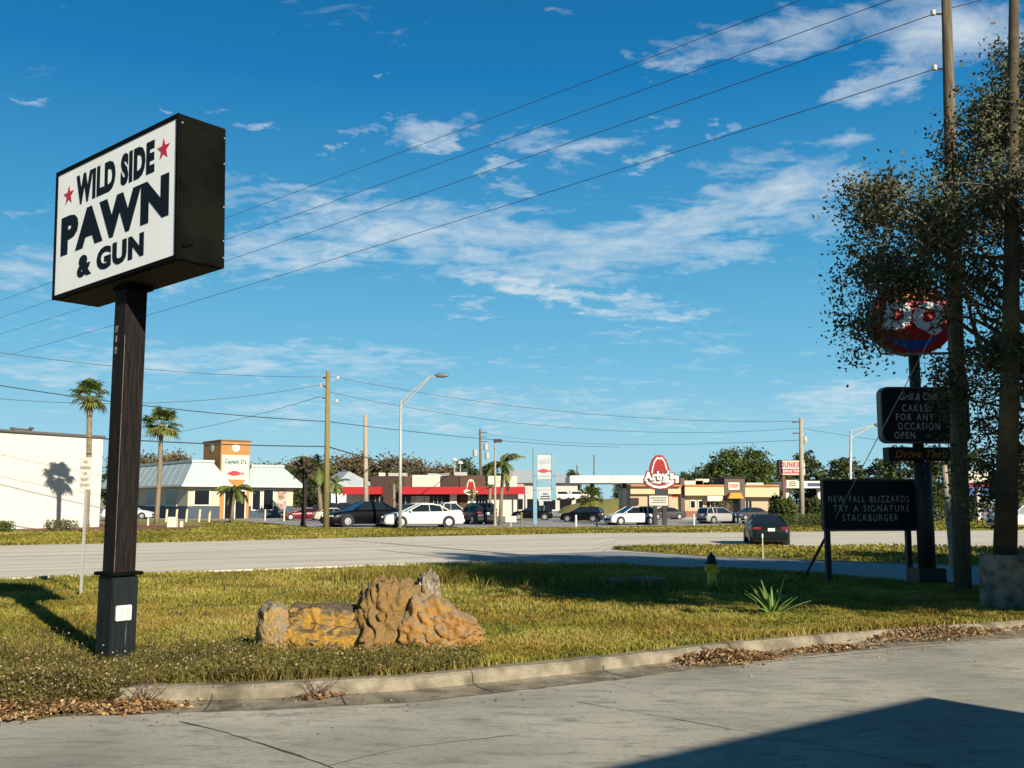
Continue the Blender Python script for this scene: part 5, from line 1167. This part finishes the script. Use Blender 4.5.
def lamp(lab, px, pb, pyt, hx_, hy_, Y, yarm):
    b = GY(px, Y, 0); r = thing('street_lamp', lab, 'street lamp', (b.x, b.y, 0)); t_ = P(px+.8, yarm, Y)-b; e = P(hx_, hy_, Y)-b; up = P(px+.8, yarm-7, Y)-b
    MB().tube([(0, 0, 0), up], [.12, .08], 10).build('pole', m_galv, r, smooth=True); k = t_.lerp(e, .8); k.z = e.z-.1
    MB().tube([t_, k, e], .04, 6).build('arm', m_galv, r); MB().tube([up, k+Vector((0, 0, .08))], .04, 6).build('arm', m_galv, r)
    MB().lathe([(.03, -.45), (.13, -.3), (.16, .1), (.10, .4), (.02, .5)], (0, 0, 0), 10, 'X').build('lamp_head', mat('lamp_grey', (.12, .13, .14), .5), r, smooth=True).location = e+Vector((.3, 0, .04)); return r
lamp('tall street lamp with a double arm reaching right, behind the white sedan', 400, 528, 408, 437, 376, 64, 408)
lamp('far street lamp with its arm reaching right above the black letter board', 850, 520, 438, 876, 425.5, 70, 438)
b = GY(495, 70, 0); r = thing('lot_light', 'slim parking lot light pole with a boxy lamp beside the palm', 'street lamp', (b.x, b.y, 0)); z = zat(440, 70)
MB().tube([(0, 0, 0), (0, 0, z)], [.09, .06], 8).build('pole', m_cpole, r); MB().box((.18, 0, z-.05), (.6, .35, .22)).build('lamp_head', m_steel, r, bevel=.02)
for px, py, lab in ((454, 460, 'thin lot lamp with a triangular top over the brown restaurant roof'), (460, 463, 'round white lot lamp over the brown restaurant roof')):
    b = GY(px, 140, 0); r = thing('lot_light', lab, 'street lamp', (b.x, b.y, 0)); z = zat(py, 140); MB().tube([(0, 0, 0), (0, 0, z)], .08, 6).build('pole', m_galv, r); MB().lathe([(.05, -.3), (.4, -.1), (.4, .1), (.1, .3)], (0, 0, z), 10).build('lamp_head', m_ins, r)
def wire(lab, a, b, sag, r=.009, group='overhead power lines', name='power_line', m=None):
    a, b = Vector(a), Vector(b); s = MB(); pts = []
    for i in range(25): t = i/24; p = a.lerp(b, t); p.z -= 4*sag*t*(1-t); pts.append(p-a)
    e = s.tube(pts, r, 5, False).build(name, mat('wire_black', (.035, .04, .045), .7), fixn=False); e.location = a; return tag(e, lab, 'power line', group)
for k, (pt_, px0, py0, nm) in enumerate(((0, -40, 320, 'third'), (1, -40, 372, 'lowest'))): pass
Yf = 62
offp = GY(-60, Yf, 0)
ends = [P(-60, 352, Yf), P(-60, 373, Yf), P(-60, 331, Yf), P(-60, 313, Yf)]
tops = [att[0], att[1], P(875, 0, uY*.0+17.5), P(787, 0, 16.5)]
wire('third overhead line from the top, tied to the upper insulator of the timber pole', att[0], ends[0], .25)
wire('lowest overhead line, tied to the lower insulator of the timber pole', att[1], ends[1], .25)
def through(lab, pA, YA, pB, YB, sag):
    a, b = P(*pA, YA), P(*pB, YB); d = (a-b); a2 = a+d*.25; wire(lab, a2, b, sag, .009)
through('second overhead line from the top crossing the whole sky', (875, 0), 20.5, (-60, 338), Yf, .2)
through('uppermost overhead line crossing the sky down to the left', (787, 0), 22.5, (-60, 322), Yf, .2)
wire('short stretch of overhead line leaving the timber pole at the top right', upt(zat(9, uY)), upt(zat(9, uY))+Vector((20, -8, 3)), .2)
# thin lines along the far side of the highway
PAt = PA[1]
def far(lab, p, q, Yp, Yq, sag=.3, r=.022): wire(lab, P(*p, Yp), P(*q, Yq), sag, r, 'far power lines')
far('thick far cable running left from the greenish pole over the white building', (327, 446.5), (-40, 428), 64, 50, .2, .035)
far('far cable running left from the greenish pole above the palms', (327, 421.5), (-40, 379), 64, 50, .3, .028)
far('thick far cable dropping right from the greenish pole to the distant pole', (327, 446.5), (480, 476), 64, 150, .6, .04)
far('far cable running right from the greenish pole to the distant transformer pole', (327, 421.5), (620, 447), 64, 150, .4, .025)
far('uppermost thin far line running left from the greenish pole', (327, 377), (-40, 347), 64, 50, .4, .015)
far('second thin far line running left from the greenish pole', (325, 384), (-40, 395), 64, 52, .8, .015)
far('third thin far line running left from the greenish pole', (325, 395), (100, 440), 64, 90, .6, .015)
far('uppermost thin far line running right from the greenish pole', (329, 376), (801, 421), 64, 72, .9, .015)
far('second thin far line running right past the distant pole', (329, 392), (801, 428), 64, 72, 1.2, .014)
far('faint long line from the distant transformer pole to the right', (480, 433), (801, 440), 150, 72, .9, .016)
far('faint line running right from the pale pole by the red-lettered pole sign', (801, 428), (1100, 452), 72, 80, .6, .015)

# ------------------------------------------------------------------ palms
m_frond = attr_mat('palm_green', [(.045, .075, .018), (.11, .15, .03), (.20, .19, .05)], .6, .2)
m_boots = mat('palm_trunk', (.24, .185, .115), .95, col2=(.15, .115, .075), scale=5, stretch=(1, 1, 3), bump=.4)
m_deadf = attr_mat('palm_dead', [(.05, .035, .025), (.13, .085, .05)], .9, .05)
m_darkbark = mat('dead_trunk', (.03, .022, .016), .95, col2=(.015, .012, .01), scale=6, bump=.5)
def fan_palm(lab, px, pyb_, px_t, pyt, Y, cr, nf=30, dead=False, tr=.16, group='palms across the highway'):
    rr = np.random.default_rng(int(px*7)); b = GY(px, Y, 0); t_ = P(px_t, pyt, Y)-b
    r = thing('palm_tree', lab, 'palm', (b.x, b.y, 0), 0, group)
    mdp = t_*.5+Vector((.05, 0, 0)); MB().tube([(0, 0, 0), t_*.1, mdp, t_*.85, t_], [tr*1.4, tr*1.05, tr, tr*1.0, tr*1.5], 10).build('trunk', m_darkbark if dead else m_boots, r, smooth=True)
    V, F, T = [], [], []
    for i in range(nf):
        az = rr.uniform(0, 6.283); el = rr.uniform(-.75, 1.35); L1 = cr*rr.uniform(.35, .5)
        d = np.array([math.cos(az)*math.cos(el), math.sin(az)*math.cos(el), math.sin(el)]); c0 = np.array(t_)+d*L1; side = np.array([-math.sin(az), math.cos(az), 0]); tint = rr.random() if el > -.4 else .9
        nrm = np.cross(d, side)
        # stalk
        o = len(V); V += [np.array(t_)-side*.02, np.array(t_)+side*.02, c0+side*.015, c0-side*.015]; F.append((o, o+1, o+2, o+3)); T += [tint]*4
        for k in range(15):
            a = (k/14-.5)*3.6; dd = d*math.cos(a)+side*math.sin(a); Lf = cr*rr.uniform(.42, .58)*(1-.12*abs(a)/1.8); droop = np.array([0, 0, -1])*Lf*rr.uniform(.15, .5)
            m_ = c0+dd*Lf*.55+nrm*.03; e = c0+dd*Lf+droop; w = np.cross(dd, nrm); w = w/np.linalg.norm(w)*.035*cr
            o = len(V); V += [c0, m_-w, m_+w, e]; F += [(o, o+1, o+3, o+2)]; T += [tint+rr.uniform(-.1, .1)]*4
    F = np.array(F); arr_mesh('crown', np.array(V), [F], m_deadf if dead else m_frond, np.clip(np.array(T), 0, 1), r); return r
def feather_palm(lab, px, Y, px_t, pyt, cr, nf=14, tr=.14, dead=0, group='palms across the highway', m=None, elr=(-.2, 1.3), droop=1.5):
    rr = np.random.default_rng(int(px*3+1)); b = GY(px, Y, 0); t_ = P(px_t, pyt, Y)-b
    r = thing('palm_tree', lab, 'palm', (b.x, b.y, 0), 0, group); MB().tube([(0, 0, 0), t_*.5, t_], [tr*1.2, tr, tr*.8], 9).build('trunk', m_boots, r, smooth=True)
    V, F, T = [], [], []
    for i in range(nf):
        az = 6.283*i/nf+rr.uniform(-.3, .3); el = rr.uniform(*elr); tint = rr.random(); p = np.array(t_); h = np.array([math.cos(az), math.sin(az), 0]); side = np.array([-math.sin(az), math.cos(az), 0]); e = el; n = 14; st = cr*1.25/n
        if i < dead: e = -.9
        for k in range(n):
            d = h*math.cos(e)+np.array([0, 0, math.sin(e)]); q = p+d*st; e -= droop/n*rr.uniform(.8, 1.3); e = max(e, -1.45)
            o = len(V); V += [p-side*.02, p+side*.02, q+side*.015, q-side*.015]; F.append((o, o+1, o+2, o+3)); T += [tint]*4
            ll = cr*.34*math.sin(math.pi*min(1, (k+1.2)/(n+1)))+.05
            for sgn in (-1, 1):
                for j in (0, .33, .66):
                    a = p+(q-p)*j; tip = a+side*sgn*ll*.72+d*ll*.35+np.array([0, 0, -1])*ll*rr.uniform(.25, .75); w = d*.028*cr
                    o = len(V); V += [a-w, a+w, tip]; F.append((o, o+1, o+2, o+2)); T += [np.clip(tint+rr.uniform(-.15, .15), 0, 1)]*3
            p = q
    tri = np.array([f[:3] for f in F if f[2] == f[3]]); qd = np.array([f for f in F if f[2] != f[3]])
    arr_mesh('crown', np.array(V), [qd, tri], m or m_frond, np.clip(np.array(T), 0, 1), r); return r
fan_palm('tall slim fan palm in front of the white building', 86, 0, 90, 396, 56, 1.35, 34, tr=.15)
fan_palm('fan palm in front of the seafood restaurant, shorter than the one by the white wall', 156.5, 0, 161.5, 424, 76, 1.85, 36, tr=.17)
feather_palm('small windblown palm before the orange tower', 231, 82, 235, 489, 1.5, 13, .12, elr=(-.3, .9))
fan_palm('dead dark palm trunk with brown fronds, right of the seafood restaurant', 303, 0, 305, 468, 68, 1.15, 26, True, .15)
feather_palm('bushy green palm behind the greenish pole', 321, 95, 318, 466, 2.3, 16, .2, 4)
feather_palm('small young palm between the greenish pole and the plain pale pole', 337, 120, 336, 484, 1.7, 12, .12)
feather_palm('green feather palm at the right end of the red awning', 500, 72, 503, 465, 1.55, 18, .13, 3)
for px, t, lab in ((394, 484, 'bare palm trunk with a flat top before the brown restaurant'), (472, 492, 'slim palm trunk left of the hat emblem on the awning'), (490, 486, 'slim palm trunk left of the green feather palm')):
    feather_palm(lab, px, 105, px, t, .7, 7, .17)
fan_palm('short full fan palm under the fuel canopy', 590, 0, 591, 497, 88, 1.45, 46, tr=.22)

# ------------------------------------------------------------------ far trees
def far_tree(name, lab, px, py_top, Y, wpx, leaf, seed, hubs=14, n=5200, group=None, m_l=None, zlow=.22, cz=None):
    h = zat(py_top, Y); w = wpx/1000*Y/2; rr = np.random.default_rng(seed); b = GY(px, Y, 0)
    pts = []
    while len(pts) < 130:
        v = rr.uniform(-1, 1, 3)
        if .30 < (v**2).sum() < 1: pts.append((b.x+v[0]*w, Y+v[1]*w*.7, h*(zlow+(1-zlow)*(v[2]+1)/2)))
    return oak(name, lab, b, np.array(pts), hubs, n, leaf, seed, group, max(.18, h*.022), m_l, max(.35, w*.12), m_bark, tw=.02)
m_fg = attr_mat('foliage_green', [(.028, .042, .012), (.06, .085, .018), (.13, .145, .03)], .75, .15)
m_fd = attr_mat('foliage_dark', [(.02, .032, .012), (.045, .062, .018), (.085, .095, .025)], .75, .15)
m_fb = attr_mat('foliage_winter', [(.06, .048, .028), (.12, .095, .05), (.20, .155, .08)], .85, .15)
far_tree('broadleaf_tree', 'big bright green tree behind the tan shop', 742, 449, 150, 66, .55, 31, 18, 9000, None, m_fg, .12)
far_tree('broadleaf_tree', 'green tree filling the gap left of the red-lettered pole sign', 768, 463, 160, 52, .55, 32, 14, 6000, None, m_fg, .1)
far_tree('broadleaf_tree', 'dark tree behind the tan shop tower', 707, 466, 190, 44, .6, 33, 12, 4500, None, m_fd, .1)
tb_ = far_tree('winter_tree', 'brownish winter tree behind the greenish pole', 345, 453, 205, 62, .75, 41, 14, 6000, 'brownish trees behind the restaurants', m_fb, .05)
def place(root, px, Y, rz, lab, sc): b = GY(px, Y, 0); return dup(root, (b.x, b.y, 0), rz, lab, scale=sc)
place(tb_, 268, 215, 1.0, 'brownish winter tree just right of the orange tower', (1.1, 1.1, .88))
place(tb_, 305, 210, 2.2, 'brownish winter tree above the right wing of the seafood restaurant', (1, 1, .90))
place(tb_, 372, 208, 3.1, 'brownish winter tree behind the plain pale pole', (1, 1, .86))
place(tb_, 402, 206, 4.0, 'brownish winter tree behind the tall street lamp', (1.1, 1.1, .96))
place(tb_, 436, 208, 5.2, 'brownish winter tree above the cream wall panel', (1.1, 1.1, .80))
place(tb_, 160, 190, .4, 'brownish winter tree behind the left wing of the seafood restaurant', (.9, .9, .98))
place(tb_, 125, 195, 1.7, 'brownish winter tree right behind the pawn sign post', (.9, .9, 1.0))
place(tb_, 185, 185, 2.9, 'low brownish winter tree above the seafood restaurant roof', (.8, .8, .74))
td = far_tree('evergreen_tree', 'dark evergreen right of the distant transformer pole', 466, 458, 230, 34, .7, 51, 10, 3800, 'dark evergreens on the skyline', m_fd, .05)
for k, (px, Y, sx_, sz_, lab) in enumerate(((490, 235, .9, .9, 'dark evergreen behind the slim parking lot light'), (573, 260, .8, .85, 'lone dark evergreen right of the light blue sign'), (622, 300, .7, .8, 'small far evergreen above the fuel canopy'), (683, 240, .8, .75, 'dark evergreen right of the red hat sign'),
     (808, 190, 1.0, .96, 'dark evergreen behind the pale utility pole'), (848, 180, 1.2, .82, 'rounded evergreen behind the far street lamp'), (884, 170, 1.0, .76, 'dark evergreen above the black letter board'), (905, 160, 1.0, .90, 'dark evergreen behind the black pylon'), (940, 165, 1.1, .86, 'dark evergreen between the pylon and the timber utility pole'),
     (978, 170, 1.0, .9, 'dark evergreen behind the far blue and red sign'), (1020, 165, 1.1, 1.0, 'dark evergreen behind the footed pole'), (1070, 165, 1.1, 1.1, 'dark evergreen past the right edge'), (115, 150, .7, .62, 'dark evergreen at the corner of the white building'), (285, 190, .9, .72, 'dark evergreen touching the orange tower'), (312, 140, .6, .55, 'small dark evergreen above the red car'), (228, 200, .9, .7, 'dark evergreen hidden behind the orange tower'), (655, 260, .8, .7, 'far evergreen behind the fuel canopy'), (540, 280, .9, .55, 'far evergreen behind the grey roof'))):
    place(td, px, Y, k*1.3, lab, (sx_, sx_, sz_))
# shrubs and hedges
def shrub(name, lab, px, Y, w, d, h, n, leaf, m, seed, z0=0.0, group=None, cat='shrub', rz=0, boxy=.6):
    rr = np.random.default_rng(seed); b = GY(px, Y, z0); r = thing(name, lab, cat, (b.x, b.y, z0), rz, group)
    v = rr.normal(size=(n, 3)); v /= np.linalg.norm(v, axis=1)[:, None]; k = np.abs(v).max(1)[:, None]; v = v*(1-boxy)+v/k*boxy*.85; v *= (rr.random((n, 1))**.35)
    bump = 1+.12*np.sin(v[:, :1]*9+seed)+.1*np.sin(v[:, 1:2]*11)
    p = v*bump*[w/2, d/2, h/2]+[0, 0, h/2]; p[:, 2] = np.maximum(p[:, 2], .02)
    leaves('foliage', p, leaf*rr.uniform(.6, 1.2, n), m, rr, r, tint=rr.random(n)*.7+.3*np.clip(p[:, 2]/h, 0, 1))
    MB().tube([(0, 0, -.02), (0, 0, h*.6)], .05, 6).build('stem', m_bark, r); return r
m_hedge = attr_mat('hedge_leaves', [(.05, .055, .025), (.11, .11, .05), (.17, .15, .08)], .8, .1)
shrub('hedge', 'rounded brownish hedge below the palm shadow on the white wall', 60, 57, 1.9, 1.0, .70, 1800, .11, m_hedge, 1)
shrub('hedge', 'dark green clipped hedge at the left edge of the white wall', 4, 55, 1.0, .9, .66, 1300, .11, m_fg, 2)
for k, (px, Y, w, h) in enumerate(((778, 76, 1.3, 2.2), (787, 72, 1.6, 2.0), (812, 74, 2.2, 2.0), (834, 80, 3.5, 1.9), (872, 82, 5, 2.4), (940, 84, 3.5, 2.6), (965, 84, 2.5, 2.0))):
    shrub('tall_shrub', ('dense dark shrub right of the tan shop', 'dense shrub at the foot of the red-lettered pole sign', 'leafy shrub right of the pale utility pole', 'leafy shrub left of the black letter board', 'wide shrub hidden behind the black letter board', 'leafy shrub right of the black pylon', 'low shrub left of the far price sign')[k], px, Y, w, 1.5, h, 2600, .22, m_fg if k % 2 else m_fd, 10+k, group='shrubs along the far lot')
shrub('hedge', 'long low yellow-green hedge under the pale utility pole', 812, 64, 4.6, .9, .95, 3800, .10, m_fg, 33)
shrub('shrub', 'small brown shrub before the tan shop awning', 724, 104, 2.2, 1.2, 1.9, 900, .16, m_fb, 34)
for k, px in enumerate((166, 176, 186, 199, 209)):
    b = GY(px, 84, 0); o = MB().tube([(0, 0, 0), (.06, 0, 1.05)], .085, 8).build('wooden_post', mat('post_yellow', (.60, .50, .28), .8)); o.location = b
    tag(o, ('leftmost', 'second from the left', 'middle', 'second from the right', 'rightmost')[k]+' of the five short yellowish posts before the seafood restaurant', 'post', 'short posts before the seafood restaurant')
for px, Y, w, h, lab in ((172.5, 66, .62, .68, 'pale utility box in the verge below the second palm'), (181.5, 66, .2, .42, 'narrow pale stub box beside the utility box'), (148, 70, .12, .55, 'short white marker post left of the utility box')):
    b = GY(px, Y, 0); o = MB().box((0, 0, h/2), (w, min(w, .4), h), taper=.9).build('utility_box', m_pale, bevel=.02); o.location = b; tag(o, lab, 'utility box')
for px, Y, h, c_, lab in ((576, 67, .8, m_wframe, 'white bollard in the verge left of the white sport utility car'), (597, 68, .5, m_trim, 'short dark valve post in the verge'), (521.5, 70, .95, m_woodg, 'thin yellow marker post left of the light blue signpost'), (694, 72, .8, m_wframe, 'thin white stake right of the red hat sign'), (265, 90, 1.0, m_pale, 'pale bollard before the right wing of the seafood restaurant'), (284, 88, 1.0, m_pale, 'pale bollard left of the dark red car')):
    b = GY(px, Y, 0); o = MB().tube([(0, 0, 0), (0, 0, h)], .07, 8).build('bollard', c_); o.location = b; tag(o, lab, 'bollard')
b = GY(511, 68, 0); r = thing('lot_sign', 'low pale sign board in the verge by the feather palm', 'sign', (b.x, b.y, 0)); MB().box((0, 0, .5), (.75, .05, .42)).build('board', m_pale, r); MB().box((0, .03, .25), (.08, .05, .5)).build('post', m_galv, r)
